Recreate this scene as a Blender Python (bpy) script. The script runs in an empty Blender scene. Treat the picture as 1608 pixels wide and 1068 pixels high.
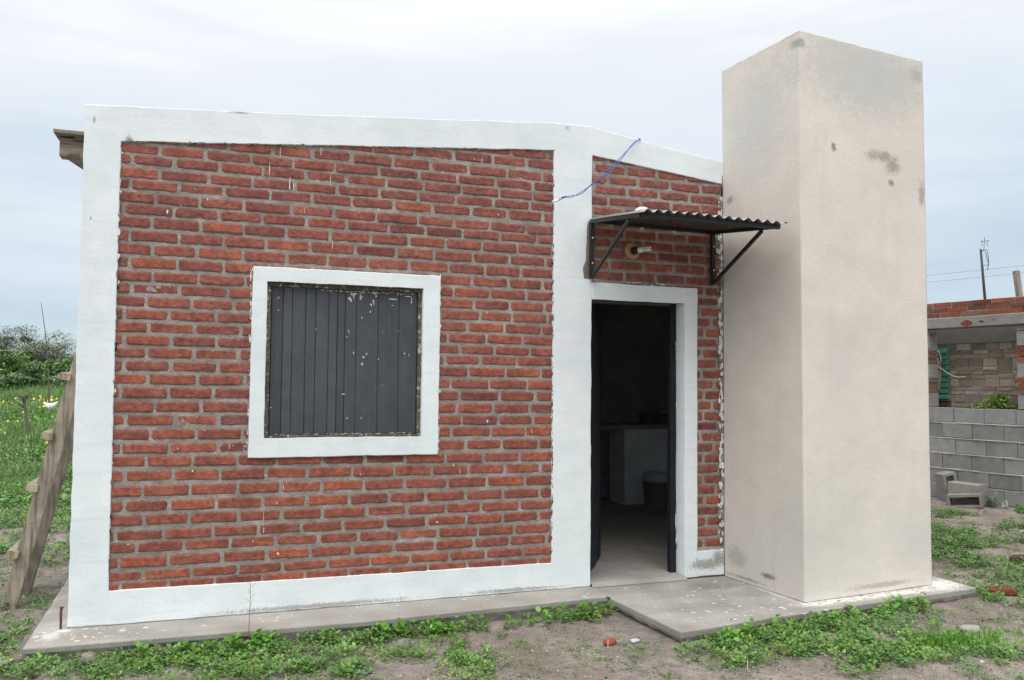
import bpy, math, random
import numpy as np
from mathutils import Matrix, Vector
random.seed(7); rng = np.random.default_rng(11)
sc = bpy.context.scene; col = sc.collection
# ------------------------------------------------------------------ camera
CAM = np.array([-2.5925, -5.6454, 1.5])
pitch, roll, yaw = .0517, .0075, .3344
F = np.array([math.sin(yaw)*math.cos(pitch), math.cos(yaw)*math.cos(pitch), math.sin(pitch)])
R = np.array([math.cos(yaw), -math.sin(yaw), 0]); U = np.cross(R, F)
R2 = math.cos(roll)*R+math.sin(roll)*U; U2 = -math.sin(roll)*R+math.cos(roll)*U
cd = bpy.data.cameras.new('camera'); cam = bpy.data.objects.new('camera', cd); col.objects.link(cam)
cam.matrix_world = Matrix(((R2[0], U2[0], -F[0], CAM[0]), (R2[1], U2[1], -F[1], CAM[1]), (R2[2], U2[2], -F[2], CAM[2]), (0, 0, 0, 1)))
cd.sensor_width = 36; cd.lens = 29.0; cd.clip_end = 3000; cd.clip_start = .05
sc.camera = cam
# ------------------------------------------------------------------ world, sun, exposure
SUN_EL, SUN_AZ = math.radians(58), math.radians(205)       # azimuth clockwise from +Y: the sun is behind the camera, behind cloud
w = bpy.data.worlds.new('World'); sc.world = w; w.use_nodes = True
nt = w.node_tree; nt.nodes.clear(); N = nt.nodes.new; L = nt.links.new
out = N('ShaderNodeOutputWorld'); sky = N('ShaderNodeTexSky'); sky.sky_type = 'NISHITA'; sky.sun_disc = False
sky.sun_elevation = SUN_EL; sky.sun_rotation = SUN_AZ
bg1 = N('ShaderNodeBackground'); bg1.inputs[1].default_value = .10; L(sky.outputs[0], bg1.inputs[0])
tc = N('ShaderNodeTexCoord'); sp = N('ShaderNodeSeparateXYZ'); L(tc.outputs['Generated'], sp.inputs[0])
def wnode(t, **k):
    n = N(t)
    for a, b in k.items(): setattr(n, a, b)
    return n
mp = N('ShaderNodeMapping'); mp.inputs['Scale'].default_value = (1, 1, 5.5); L(tc.outputs['Generated'], mp.inputs[0])
n1 = N('ShaderNodeTexNoise'); n1.inputs['Scale'].default_value = 1.6; n1.inputs['Detail'].default_value = 6; n1.inputs['Roughness'].default_value = .5; L(mp.outputs[0], n1.inputs[0])
mp2 = N('ShaderNodeMapping'); mp2.inputs['Scale'].default_value = (1, 1, 11); mp2.inputs['Rotation'].default_value = (.05, .03, 0); L(tc.outputs['Generated'], mp2.inputs[0])
n2 = N('ShaderNodeTexNoise'); n2.inputs['Scale'].default_value = 2.2; n2.inputs['Detail'].default_value = 5; L(mp2.outputs[0], n2.inputs[0])
# elevation jogged by the clouds
ma = wnode('ShaderNodeMath', operation='MULTIPLY_ADD'); ma.inputs[1].default_value = .46; L(n1.outputs[0], ma.inputs[0]); L(sp.outputs[2], ma.inputs[2])
mb_ = wnode('ShaderNodeMath', operation='MULTIPLY_ADD'); mb_.inputs[1].default_value = .10; L(n2.outputs[0], mb_.inputs[0]); L(ma.outputs[0], mb_.inputs[2])
mc = wnode('ShaderNodeMath', operation='SUBTRACT'); mc.inputs[1].default_value = .275; L(mb_.outputs[0], mc.inputs[0])
cr = N('ShaderNodeValToRGB'); L(mc.outputs[0], cr.inputs[0]); e = cr.color_ramp.elements
stops = [(0, (.64, .74, .81)), (.05, (.62, .73, .82)), (.12, (.56, .675, .79)), (.19, (.65, .745, .845)), (.27, (.78, .85, .915)), (.38, (.86, .90, .945)), (.62, (1.3, 1.33, 1.36)), (1, (2.3, 2.3, 2.3))]
e[0].position = 0; e[0].color = stops[0][1]+(1,); e[1].position = 1; e[1].color = stops[-1][1]+(1,)
for p, c in stops[1:-1]:
    q = e.new(p); q.color = c+(1,)
bg2 = N('ShaderNodeBackground'); bg2.inputs[1].default_value = 1.0; L(cr.outputs[0], bg2.inputs[0])
mx = N('ShaderNodeMixShader'); mx.inputs[0].default_value = .93; L(bg1.outputs[0], mx.inputs[1]); L(bg2.outputs[0], mx.inputs[2]); L(mx.outputs[0], out.inputs[0])
sd = bpy.data.lights.new('sun', 'SUN'); sd.energy = 1.5; sd.angle = math.radians(50); sd.color = (1, .97, .93)
so = bpy.data.objects.new('sun', sd); col.objects.link(so)
dv = Vector((math.sin(SUN_AZ)*math.cos(SUN_EL), math.cos(SUN_AZ)*math.cos(SUN_EL), math.sin(SUN_EL)))
so.rotation_euler = dv.to_track_quat('Z', 'Y').to_euler(); so.location = (0, -10, 20)
sc.view_settings.view_transform = 'Standard'; sc.view_settings.look = 'None'; sc.view_settings.exposure = 0.08; sc.view_settings.gamma = 1
sc.render.engine = 'CYCLES'

# ------------------------------------------------------------------ helpers
def h01(i, j, k=0, s=0):
    v = np.sin(i*127.1+j*311.7+k*74.7+s*19.19)*43758.5453
    return v-np.floor(v)
def vn(x, y, z=0., s=0):
    x = np.asarray(x, float); y = np.asarray(y, float); z = np.asarray(z, float)+0*x
    i, j, k = np.floor(x), np.floor(y), np.floor(z); a, b, c = x-i, y-j, z-k
    a = a*a*(3-2*a); b = b*b*(3-2*b); c = c*c*(3-2*c); r = 0
    for di in (0, 1):
        for dj in (0, 1):
            for dk in (0, 1):
                r = r+h01(i+di, j+dj, k+dk, s)*(a if di else 1-a)*(b if dj else 1-b)*(c if dk else 1-c)
    return r
def fbm(x, y, z=0., o=4, s=0):
    r = 0; a = .5
    for q in range(o): r = r+a*(vn(np.asarray(x)*2**q, np.asarray(y)*2**q, np.asarray(z)*2**q, s+q)-.5); a *= .5
    return r          # about -.5 .. .5
def ss(a, b, x):
    t = np.clip((np.asarray(x, float)-a)/(b-a), 0, 1); return t*t*(3-2*t)
def H(x, y):           # ground height
    x = np.asarray(x, float); y = np.asarray(y, float)
    h = -.100+.02*ss(-1, 1, x)+.10*ss(2.8, 6, x)+.86*ss(4, 22, y)*(1-ss(-1, 5, x))
    near = 1-ss(8, 20, np.hypot(x, y))
    h = h+near*(.03*fbm(x*1.3, y*1.3, 3.3, 3, 5)+.022*fbm(x*6, y*6, 1.1, 3, 9)+.008*fbm(x*26, y*26, 2.2, 2, 13))
    return h+(1-near)*.25*fbm(x*.15, y*.15, 0, 3, 2)

class MB:
    def __init__(s): s.v = []; s.f = []; s.c = []; s.n = 0; s.m = []
    def add(s, v, f, c=None):
        v = np.asarray(v, float).reshape(-1, 3); s.v.append(v)
        s.f += [tuple(int(i)+s.n for i in q) for q in f]; s.n += len(v)
        if c is None: c = (1, 1, 1)
        c = np.asarray(c, float)
        s.c.append(np.broadcast_to(c, (len(v), 3)) if c.ndim == 1 else c)
        return s
    def box(s, c, d, rot=None, j=0, col=None):
        d = np.array(d)/2; v = np.array([[sx, sy, sz] for sx in (-1, 1) for sy in (-1, 1) for sz in (-1, 1)])*d
        if j: v = v+rng.normal(0, j, v.shape)
        if rot is not None: v = v@np.array(rot).T
        return s.add(v+np.array(c), [(0, 1, 3, 2), (4, 6, 7, 5), (0, 4, 5, 1), (2, 3, 7, 6), (0, 2, 6, 4), (1, 5, 7, 3)], col)
    def beam(s, a, b, wx, wy, up=(0, 0, 1), bev=.0, col=None, seg=1, wob=0):
        """rectangular bar from a to b; wx across 'side', wy along 'up-ish'"""
        a = np.array(a, float); b = np.array(b, float); d = b-a; Ln = np.linalg.norm(d); d = d/Ln
        sd_ = np.cross(d, up); sd_ /= np.linalg.norm(sd_); u = np.cross(sd_, d)
        bv = min(bev, .45*min(wx, wy)); prof = []
        for sx, sy in ((-1, -1), (1, -1), (1, 1), (-1, 1)):
            X, Y = sx*wx/2, sy*wy/2
            if bv: 
                q = [(X-sx*bv, Y), (X, Y-sy*bv)]
                if sx*sy > 0: q = q[::-1]
                prof += [q[0], q[1]] if False else q
            else: prof.append((X, Y))
        ang = sorted(prof, key=lambda p: math.atan2(p[1], p[0])); m = len(ang); v = []
        for k in range(seg+1):
            t = k/seg; p = a+(b-a)*t+(rng.normal(0, wob, 3) if wob else 0)
            v += [p+sd_*x+u*y for x, y in ang]
        f = [tuple(range(m))[::-1], tuple(range(seg*m, seg*m+m))]
        for k in range(seg):
            for i in range(m): f.append((k*m+i, k*m+(i+1) % m, k*m+m+(i+1) % m, k*m+m+i))
        return s.add(v, f, col)
    def tube(s, pts, r, n=8, col=None, caps=True):
        pts = [np.array(p, float) for p in pts]; rs = r if hasattr(r, '__len__') else [r]*len(pts); v = []
        for k, p in enumerate(pts):
            d = pts[min(k+1, len(pts)-1)]-pts[max(k-1, 0)]; d /= np.linalg.norm(d)+1e-12
            u = np.cross(d, (0, 0, 1) if abs(d[2]) < .9 else (1, 0, 0)); u /= np.linalg.norm(u); q = np.cross(d, u)
            for i in range(n):
                a = 2*math.pi*i/n; v.append(p+rs[k]*(u*math.cos(a)+q*math.sin(a)))
        f = [(k*n+i, k*n+(i+1) % n, k*n+n+(i+1) % n, k*n+n+i) for k in range(len(pts)-1) for i in range(n)]
        if caps: f += [tuple(range(n))[::-1], tuple(range((len(pts)-1)*n, len(pts)*n))]
        return s.add(v, f, col)
    def lathe(s, prof, c, n=24, ax=(0, 0, 1), col=None):
        ax = np.array(ax, float); ax /= np.linalg.norm(ax); u = np.cross(ax, (0, 0, 1) if abs(ax[2]) < .9 else (1, 0, 0)); u /= np.linalg.norm(u); q = np.cross(ax, u)
        v = [np.array(c)+ax*z+r*(u*math.cos(2*math.pi*i/n)+q*math.sin(2*math.pi*i/n)) for r, z in prof for i in range(n)]
        f = [(k*n+i, k*n+(i+1) % n, k*n+n+(i+1) % n, k*n+n+i) for k in range(len(prof)-1) for i in range(n)]
        f += [tuple(range(n))[::-1], tuple(range((len(prof)-1)*n, len(prof)*n))]
        return s.add(v, f, col)
    def build(s, name, m, parent=None, smooth=False, label=None):
        V = np.concatenate(s.v) if s.v else np.zeros((0, 3)); C_ = np.concatenate(s.c)
        org = np.array(parent_world(parent)) if parent else np.zeros(3)
        me = bpy.data.meshes.new(name); me.from_pydata((V-org).tolist(), [], s.f)
        at = me.color_attributes.new('Col', 'FLOAT_COLOR', 'POINT')
        at.data.foreach_set('color', np.concatenate([C_, np.ones((len(C_), 1))], 1).astype(np.float32).ravel())
        if smooth: me.polygons.foreach_set('use_smooth', [True]*len(me.polygons))
        me.materials.append(m); me.update()
        o = bpy.data.objects.new(name, me); col.objects.link(o)
        if parent: o.parent = parent
        if label: o['label'] = label
        return o
def parent_world(p):
    v = Vector((0, 0, 0))
    while p is not None: v = v+p.location; p = p.parent
    return v
def fastmesh(name, V, faces, C_, m, parent=None, smooth=False):
    """faces: (n,k) array of equal-size polygons"""
    me = bpy.data.meshes.new(name); V = np.asarray(V, np.float32); faces = np.asarray(faces, np.int32); n, k = faces.shape
    if parent: V = V-np.array(parent_world(parent), np.float32)
    me.vertices.add(len(V)); me.vertices.foreach_set('co', V.ravel()); me.loops.add(n*k); me.loops.foreach_set('vertex_index', faces.ravel())
    me.polygons.add(n); me.polygons.foreach_set('loop_start', np.arange(n, dtype=np.int32)*k)
    try: me.polygons.foreach_set('loop_total', np.full(n, k, np.int32))
    except Exception: pass
    me.update(calc_edges=True)
    at = me.color_attributes.new('Col', 'FLOAT_COLOR', 'POINT')
    at.data.foreach_set('color', np.concatenate([np.asarray(C_, np.float32), np.ones((len(V), 1), np.float32)], 1).ravel())
    if smooth: me.polygons.foreach_set('use_smooth', np.ones(n, bool))
    me.materials.append(m); me.validate(); o = bpy.data.objects.new(name, me); col.objects.link(o)
    if parent: o.parent = parent
    return o
def thing(name, label, cat, loc, group=None, rot=None):
    o = bpy.data.objects.new(name, None); col.objects.link(o); o.location = loc; o.empty_display_size = .1
    o['label'] = label; o['category'] = cat
    if group: o['group'] = group
    return o
def tag(o, label, cat, group=None, kind=None):
    o['label'] = label; o['category'] = cat
    if group: o['group'] = group
    if kind: o['kind'] = kind
    return o
def grid(us, vs, fn):
    u, v = np.meshgrid(us, vs, indexing='ij'); P = fn(u, v); n, m = u.shape
    i, j = np.meshgrid(np.arange(n-1), np.arange(m-1), indexing='ij'); a = (i*m+j).ravel()
    return np.stack(P, -1).reshape(-1, 3), np.stack([a, a+m, a+m+1, a+1], 1)

# ------------------------------------------------------------------ materials
def mat(name, base, rough=.9, var=.18, scale=6., big=.10, bump=.3, bs=90., bd=.004, attr=False, spec=.3, patches=(), streak=None, hue=None, metal=0., trans=None, coarse=None):
    """procedural material: base colour broken up by two noises, fine bump; patches = stains with a place and colour of their own"""
    m = bpy.data.materials.new(name); m.use_nodes = True; t = m.node_tree; t.nodes.clear(); N = t.nodes.new; L = t.links.new
    o = N('ShaderNodeOutputMaterial'); b = N('ShaderNodeBsdfPrincipled'); L(b.outputs[0], o.inputs[0])
    g = N('ShaderNodeNewGeometry'); pos = g.outputs['Position']
    def noise(sc_, det=4, ro=.55, vec=None):
        n = N('ShaderNodeTexNoise'); n.inputs['Scale'].default_value = sc_; n.inputs['Detail'].default_value = det; n.inputs['Roughness'].default_value = ro
        L(vec if vec else pos, n.inputs[0]); return n.outputs[0]
    def mix(fac, a, b_, mode='MIX'):
        n = N('ShaderNodeMix'); n.data_type = 'RGBA'; n.blend_type = mode
        for s_, x in ((0, fac), (6, a), (7, b_)):
            if isinstance(x, (int, float)): n.inputs[s_].default_value = x
            elif isinstance(x, tuple): n.inputs[s_].default_value = x+(1,)
            else: L(x, n.inputs[s_])
        return n.outputs[2]
    def ramp(x, a, b_, lo=0., hi=1.):
        n = N('ShaderNodeMapRange'); n.inputs[1].default_value = a; n.inputs[2].default_value = b_; n.inputs[3].default_value = lo; n.inputs[4].default_value = hi; L(x, n.inputs[0]); return n.outputs[0]
    c = base
    if attr:
        a = N('ShaderNodeVertexColor'); a.layer_name = 'Col'; c = mix(1., a.outputs[0], base, 'MULTIPLY')
    f1 = ramp(noise(scale, 6), .3, .7, 1-var, 1+var); f2 = ramp(noise(scale*.12+.25, 3), .3, .7, 1-big, 1+big)
    f3 = ramp(noise(scale*9, 3), .3, .7, 1-var*.6, 1+var*.6)
    mm = N('ShaderNodeMath'); mm.operation = 'MULTIPLY'; L(f1, mm.inputs[0]); L(f2, mm.inputs[1])
    m2 = N('ShaderNodeMath'); m2.operation = 'MULTIPLY'; L(mm.outputs[0], m2.inputs[0]); L(f3, m2.inputs[1])
    cx = N('ShaderNodeCombineColor')
    for k in range(3): L(m2.outputs[0], cx.inputs[k])
    c = mix(1., c, cx.outputs[0], 'MULTIPLY')
    if hue: c = mix(ramp(noise(hue[1], 4), .42, .66), c, hue[0]) if len(hue) == 2 else mix(ramp(noise(hue[1], 5), hue[2], hue[3], 0, hue[4]), c, hue[0])
    if streak:    # (colour, scale vector, lo, hi, amount): grain or run-off marks
        mpn = N('ShaderNodeMapping'); mpn.inputs['Scale'].default_value = streak[1]; L(pos, mpn.inputs[0])
        c = mix(ramp(noise(1., 5, .6, mpn.outputs[0]), streak[2], streak[3], 0, streak[4]), c, streak[0])
    pn = None
    if patches:
        pq = N('ShaderNodeMath'); pq.operation = 'MULTIPLY_ADD'; pq.inputs[1].default_value = .85; L(noise(75, 5, .75), pq.inputs[0]); pw = N('ShaderNodeMath'); pw.operation = 'MULTIPLY'; pw.inputs[1].default_value = .45; L(noise(16, 6, .7), pw.inputs[0]); L(pw.outputs[0], pq.inputs[2]); pn = pq.outputs[0]
    for (px, py, pz, rx, ry, rz, pc, amt) in patches:
        mpn = N('ShaderNodeMapping'); mpn.vector_type = 'TEXTURE'; mpn.inputs['Location'].default_value = (px, py, pz); mpn.inputs['Scale'].default_value = (rx, ry, rz); L(pos, mpn.inputs[0])
        ln = N('ShaderNodeVectorMath'); ln.operation = 'LENGTH'; L(mpn.outputs[0], ln.inputs[0])
        d = ramp(ln.outputs['Value'], .0, 1.5, .50, -.1)
        ad = N('ShaderNodeMath'); ad.operation = 'ADD'; L(d, ad.inputs[0]); L(pn, ad.inputs[1])
        c = mix(ramp(ad.outputs[0], .82, 1.0, 0, amt), c, pc)
    L(c, b.inputs['Base Color']); b.inputs['Roughness'].default_value = rough; b.inputs['Specular IOR Level'].default_value = spec; b.inputs['Metallic'].default_value = metal
    if bump:
        bn = N('ShaderNodeBump'); bn.inputs['Strength'].default_value = bump; bn.inputs['Distance'].default_value = bd; L(noise(bs, 5, .6), bn.inputs['Height'])
        prev = bn
        if coarse:
            b2 = N('ShaderNodeBump'); b2.inputs['Strength'].default_value = coarse[1]; b2.inputs['Distance'].default_value = .02; L(noise(coarse[0], 4), b2.inputs['Height']); L(b2.outputs[0], bn.inputs['Normal'])
        L(bn.outputs[0], b.inputs['Normal'])
    if trans:
        tr = N('ShaderNodeBsdfTranslucent'); L(c, tr.inputs[0]); ms = N('ShaderNodeMixShader'); ms.inputs[0].default_value = trans; L(b.outputs[0], ms.inputs[1]); L(tr.outputs[0], ms.inputs[2]); L(ms.outputs[0], o.inputs[0])
    return m
GREYC = (.16, .15, .13)
M_white = mat('white_plaster', (.755, .80, .81), .85, .045, 5, .06, .35, 60, .005, spec=.2, coarse=(7, .13), streak=((.62, .69, .71), (2.5, 2.5, 22), .5, .72, .5), hue=((.60, .68, .70), 2.2, .5, .75, .5),
    patches=[(-3.2, 0, 3.0, .035, .1, .05, (.22, .22, .2), .9), (.99, 0, .10, .22, .1, .06, (.33, .32, .29), .9), (1.1, 0, .14, .08, .1, .09, (.3, .29, .27), .9),
             (-2.0, 0, .02, .9, .1, .025, (.33, .32, .29), .8), (-.6, 0, .02, .5, .1, .02, (.3, .3, .27), .8), (-3.40, 0, 2.5, .008, .1, .02, (.3, .28, .25), .8), (-3.40, 0, 3.12, .012, .1, .03, (.3, .33, .33), .8), (-.2, 0, 3.42, .03, .1, .02, (.45, .4, .35), .7), (-2.55, 0, 3.27, .10, .1, .02, (.25, .22, .2), .8)])
M_tower = mat('cream_plaster', (.70, .64, .572), .9, .04, 3.5, .06, .4, 60, .005, spec=.2, coarse=(5, .22), hue=((.61, .585, .545), 1.1, .45, .7, .6), streak=((.54, .52, .47), (7, 7, .8), .54, .8, .4),
    patches=[(1.245, -.85, 3.95, .07, .2, .06, (.30, .30, .28), .8), (2.42, -.75, 3.90, .12, .2, .10, (.36, .36, .34), .75), (1.55, -.83, 3.23, .035, .2, .05, (.2, .19, .165), .85),
             (2.05, -.80, 3.22, .24, .2, .06, (.33, .31, .27), .8), (2.15, -.79, 3.16, .12, .2, .09, (.32, .31, .26), .8), (2.13, -.79, 3.03, .05, .2, .035, (.26, .25, .21), .85), (2.46, -.77, 2.98, .06, .2, .13, (.34, .32, .29), .8),
             (1.16, -.10, 2.96, .1, .06, .05, (.33, .31, .22), .8), (1.19, -.5, .10, .1, .12, .03, (.2, .19, .18), .9), (1.16, -.15, .18, .1, .16, .12, (.42, .4, .37), .7), (1.17, -.25, .03, .1, .3, .02, (.3, .28, .25), .8),
             (1.9, -.8, 3.8, 1.0, .6, .45, (.52, .53, .50), .75), (1.18, -.4, 3.5, .2, .6, .6, (.56, .57, .54), .6), (2.0, -.8, .05, .5, .2, .03, (.38, .35, .3), .7)])
M_brick = mat('red_brick', (1, 1, 1), .92, .30, 30, .06, 1., 120, .006, coarse=(38, .5), attr=True, spec=.2, hue=((.17, .06, .045), 12., .52, .72, .55))
M_mortar = mat('grey_mortar', (.345, .315, .285), .95, .24, 16, .16, 1., 100, .010, spec=.15, hue=((.20, .165, .145), 5., .5, .7, .6), coarse=(45, .4))
M_rough = mat('rough_mortar', (.21, .185, .16), .95, .3, 22, .1, 1., 60, .012, spec=.1, hue=((.25, .11, .07), 18., .55, .7, .6))
M_conc = mat('concrete', (.41, .39, .355), .9, .16, 7, .12, .7, 90, .005, spec=.2, hue=((.23, .21, .19), 3.5, .42, .66, .65), coarse=(14, .3), streak=((.31, .28, .245), (1.2, 9, 1), .5, .7, .6),
    patches=[(1.55, -.865, 0, .55, .085, .1, (.74, .72, .67), .95), (2.05, -.82, 0, .55, .09, .1, (.76, .74, .69), .95), (2.54, -.70, 0, .32, .22, .1, (.76, .74, .69), .95), (1.3, -.90, 0, .22, .07, .1, (.72, .7, .66), .9), (1.19, -.55, 0, .06, .4, .1, (.66, .64, .6), .7), (-3.52, -.12, 0, .07, .14, .1, (.62, .60, .55), .8), (-3.46, -.03, 0, .06, .05, .1, (.7, .7, .66), .8), (.9, -.25, 0, .3, .14, .1, (.22, .20, .18), .6)])
M_conc2 = mat('rough_concrete', (.20, .18, .16), .95, .25, 12, .12, 1., 40, .015, spec=.1)
M_flake = mat('old_paint', (.72, .73, .70), .8, .15, 30, .05, .3, 150, .002, attr=True)
M_board = mat('dark_painted_board', (.056, .061, .069), .55, .14, 12, .12, .35, 90, .002, spec=.4, attr=True, streak=((.085, .095, .11), (60, 60, 1.5), .5, .75, .6))
M_door = mat('black_door_paint', (.022, .023, .026), .6, .2, 12, .12, .35, 90, .002, spec=.12, attr=True)
M_wood = mat('weathered_wood', (.36, .31, .255), .85, .2, 14, .1, .5, 80, .004, attr=True, streak=((.14, .115, .09), (45, 20, 3), .44, .64, .9), hue=((.45, .38, .30), 6., .5, .75, .5))
M_wood2 = mat('old_timber', (.30, .26, .21), .9, .25, 16, .1, .6, 70, .005, streak=((.09, .075, .06), (3, 3, 60), .45, .7, .8), attr=True)
M_frame = mat('worn_frame_wood', (.12, .10, .075), .85, .35, 25, .1, .6, 70, .004, hue=((.50, .50, .46), 34., .56, .64, .85), streak=((.05, .042, .035), (30, 30, 3), .5, .7, .6))
M_iron = mat('dark_iron', (.018, .018, .02), .5, .3, 30, .1, .2, 120, .001, spec=.5, hue=((.07, .035, .02), 40., .6, .75, .4))
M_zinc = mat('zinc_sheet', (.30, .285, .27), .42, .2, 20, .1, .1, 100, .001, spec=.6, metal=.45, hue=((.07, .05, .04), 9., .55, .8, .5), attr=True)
M_blue = mat('blue_cable', (.05, .19, .44), .45, .1, 20, .05, 0)
M_whiteplastic = mat('white_plastic', (.75, .74, .70), .4, .06, 20, .05, .0)
M_black = mat('black_bakelite', (.02, .02, .02), .4, .1, 20, .05, .0)
M_ring = mat('varnished_wood', (.42, .27, .13), .5, .15, 20, .1, .1, 100, .001, streak=((.3, .17, .06), (8, 8, 80), .45, .7, .6))
M_soil = mat('soil', (.30, .26, .232), .97, .28, 14, .12, 1., 60, .018, spec=.1, hue=((.20, .165, .135), 1.5, .42, .66, .7), coarse=(25, .7), attr=True)
M_stone = mat('stone', (1, 1, 1), .93, .2, 30, .1, .5, 80, .005, spec=.2, attr=True)
M_leaf = mat('weed_leaf', (1, 1, 1), .55, .12, 14, .08, 0, attr=True, spec=.3, trans=.3)
M_farleaf = mat('far_foliage', (1, 1, 1), .7, .15, 2, .12, 0, attr=True, spec=.2, trans=.2)
M_bark = mat('bark', (.15, .125, .105), .95, .3, 12, .1, .8, 50, .01)
M_block = mat('concrete_block', (1, 1, 1), .95, .12, 10, .1, .8, 130, .005, spec=.15, attr=True)
M_blockmortar = mat('block_mortar', (.42, .41, .385), .95, .2, 10, .1, .8, 80, .008)
M_green = mat('green_shutter_paint', (.10, .27, .19), .5, .15, 14, .1, .2, 80, .002)
M_inwall = mat('interior_plaster', (.33, .325, .32), .95, .15, 3, .2, .4, 40, .006)
M_inwhite = mat('interior_whitewash', (.80, .84, .86), .9, .08, 4, .1, .3, 60, .004)
M_infloor = mat('interior_floor', (.36, .33, .30), .85, .12, 5, .15, .3, 80, .003)
M_feather = mat('white_feather', (.78, .76, .76), .85, .08, 30, .05, .5, 60, .01, attr=True)
M_cloth = mat('white_crumpled_paper', (.72, .70, .70), .8, .1, 20, .05, .3, 60, .004)

# ------------------------------------------------------------------ ground
def nonuni(lo, hi, a, b, fine, grow=1.09):
    m = list(np.arange(a, b+1e-6, fine)); st = fine
    while m[-1] < hi: st *= grow; m.append(m[-1]+st)
    st = fine
    while m[0] > lo: st *= grow; m.insert(0, m[0]-st)
    return np.array(m)
gx = nonuni(-700, 900, -5.2, 4.6, .022); gy = nonuni(-300, 1200, -3.3, 3.0, .022)
def gfun(x, y): return x, y, H(x, y)
V, Fc = grid(gx, gy, gfun)
gcol = np.ones((len(V), 3))
a_ = fbm(V[:, 0]*2.2, V[:, 1]*2.2, 7, 4, 21)
gcol *= (1+.5*a_)[:, None]
farg = ss(7, 16, V[:, 1])[:, None]; gcol = gcol*(1-farg)+np.array([.45, .75, .32])*farg
g = fastmesh('ground', V, Fc, gcol, M_soil, smooth=True); g['kind'] = 'structure'

# ------------------------------------------------------------------ house
XL, XLb, XC0, XT = -3.454, -3.245, -.309, 1.149
W0, W1, ZW0, ZW1 = -2.438, -1.1745, .9997, 2.2514
iW0, iW1, iZ0, iZ1 = -2.342, -1.294, 1.124, 2.156
XD1, XD0i, XD1i, ZD, ZDi = .905, .008, .797, 2.2583, 2.132
house = thing('brick_house', 'small red brick house with white plaster bands and a tall cream corner tower', 'house', (-1.1, 0, 0))
def topz(x): return np.interp(x, [-3.46, -2.24, -.30, -.05, .4, 1.15], [3.213, 3.290, 3.447, 3.455, 3.390, 3.287])
def botz(x): return np.interp(x, [-3.245, -.31, 0, 1.15], [2.998, 3.237, 3.229, 3.108])
sd_n = [0]
def band(mb, c00, c10, c11, c01, front, back, jit=.004, disp=.003, res=.035, bev=.005, ragged=(0, 0, 0, 0), opn='', S=1, jl=(), jr=()):
    """plaster band in the facade plane: corners are (x,z) going round, uneven edges, wavy face, thickness to 'back'"""
    # opn: sides (l r b t) that join another band seamlessly
    c00, c10, c11, c01 = [np.array(c, float) for c in (c00, c10, c11, c01)]
    Lu = max(np.linalg.norm(c10-c00), np.linalg.norm(c11-c01)); Lv = max(np.linalg.norm(c01-c00), np.linalg.norm(c11-c10))
    def par(Ln):
        n = max(2, int(Ln/res)); t = np.linspace(0, 1, n+1); e_ = bev/Ln
        return np.concatenate([[0, 0, e_, 2.2*e_], t[1:-1], [1-2.2*e_, 1-e_, 1, 1]])
    us, vs = par(Lu), par(Lv)
    def fn(u, v):
        P = c00*(1-u[..., None])*(1-v[..., None])+c10*u[..., None]*(1-v[..., None])+c11*u[..., None]*v[..., None]+c01*(1-u[..., None])*v[..., None]
        x, z = P[..., 0], P[..., 1]; n, m = u.shape
        i, j = np.meshgrid(np.arange(n), np.arange(m), indexing='ij')
        jx = fbm(x*9, z*9, S, 4, 31)*jit*2.2; jz = fbm(x*9+50, z*9+50, S, 4, 37)*jit*2.2
        rb = ragged[0]*np.abs(fbm(x*14, z*3, S+.5, 4, 3))*2*(v < .01)-ragged[1]*np.abs(fbm(x*14, z*3, S+.2, 4, 5))*2*(v > .99)
        x2 = x+jx; z2 = z+jz+rb
        y = front+disp*2*fbm(x*6, z*6, 4.4, 3, 41)
        inr = lambda side: (side in opn)*np.ones_like(z, bool) if side in opn else np.any([(z > a_) & (z < b_) for a_, b_ in (jl if side == 'l' else jr)] or [np.zeros_like(z, bool)], axis=0)
        oL, oR, oB, oT = inr('l'), inr('r'), ('b' in opn)+0*z > 0, ('t' in opn)+0*z > 0
        m1 = lambda k, m_: (k, m_)
        eL, eR, eB, eT = (i == 1) & ~oL, (i == n-2) & ~oR, (j == 1) & ~oB, (j == m-2) & ~oT
        y = np.where(eL | eR | eB | eT, y+bev*.8, y)
        ov = ((i == 0) & oL) | ((i == n-1) & oR) | ((j == 0) & oB) | ((j == m-1) & oT)
        x2 = np.where((i == 0) & oL, x2-.002, np.where((i == n-1) & oR, x2+.002, x2)); z2 = np.where((j == 0) & oB, z2-.002, np.where((j == m-1) & oT, z2+.002, z2))
        y = np.where(ov, y+.0007, y)
        y = np.where(((i == 0) & ~oL) | ((i == n-1) & ~oR) | ((j == 0) & ~oB) | ((j == m-1) & ~oT), back, y)
        return x2, y, z2
    V, Fc = grid(us, vs, fn); mb.add(V, Fc.tolist())
fr = MB()
band(fr, (XL, 0), (-3.235, 0), (XLb, topz(XLb)), (XL, 3.213), 0, .12, ragged=(.012, .004, 0, 0), bev=.004, jr=((-1, .205), (3.0, 9)))                      # left pilaster
for a, b in ((-3.2443, -2.3), (-2.3, -1.3), (-1.3, -.309)): band(fr, (a, botz(a)), (b, botz(b)), (b, topz(b)), (a, topz(a)), 0, .12, ragged=(.008, .007, 0, 0), bev=.003, opn='lr')
band(fr, (-3.235, 0), (-.315, 0), (-.3147, .192), (-3.2356, .209), 0, .12, ragged=(.045, .004, 0, 0), bev=.003, opn='lr')        # foot band
band(fr, (-.315, 0), (-.004, 0), (.003, 3.452), (XC0, 3.446), 0, .12, ragged=(.005, .004, 0, 0), bev=.003, jl=((-1, .19), (3.24, 9)), jr=((3.232, 9), (ZDi, ZD)))                     # column
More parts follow.
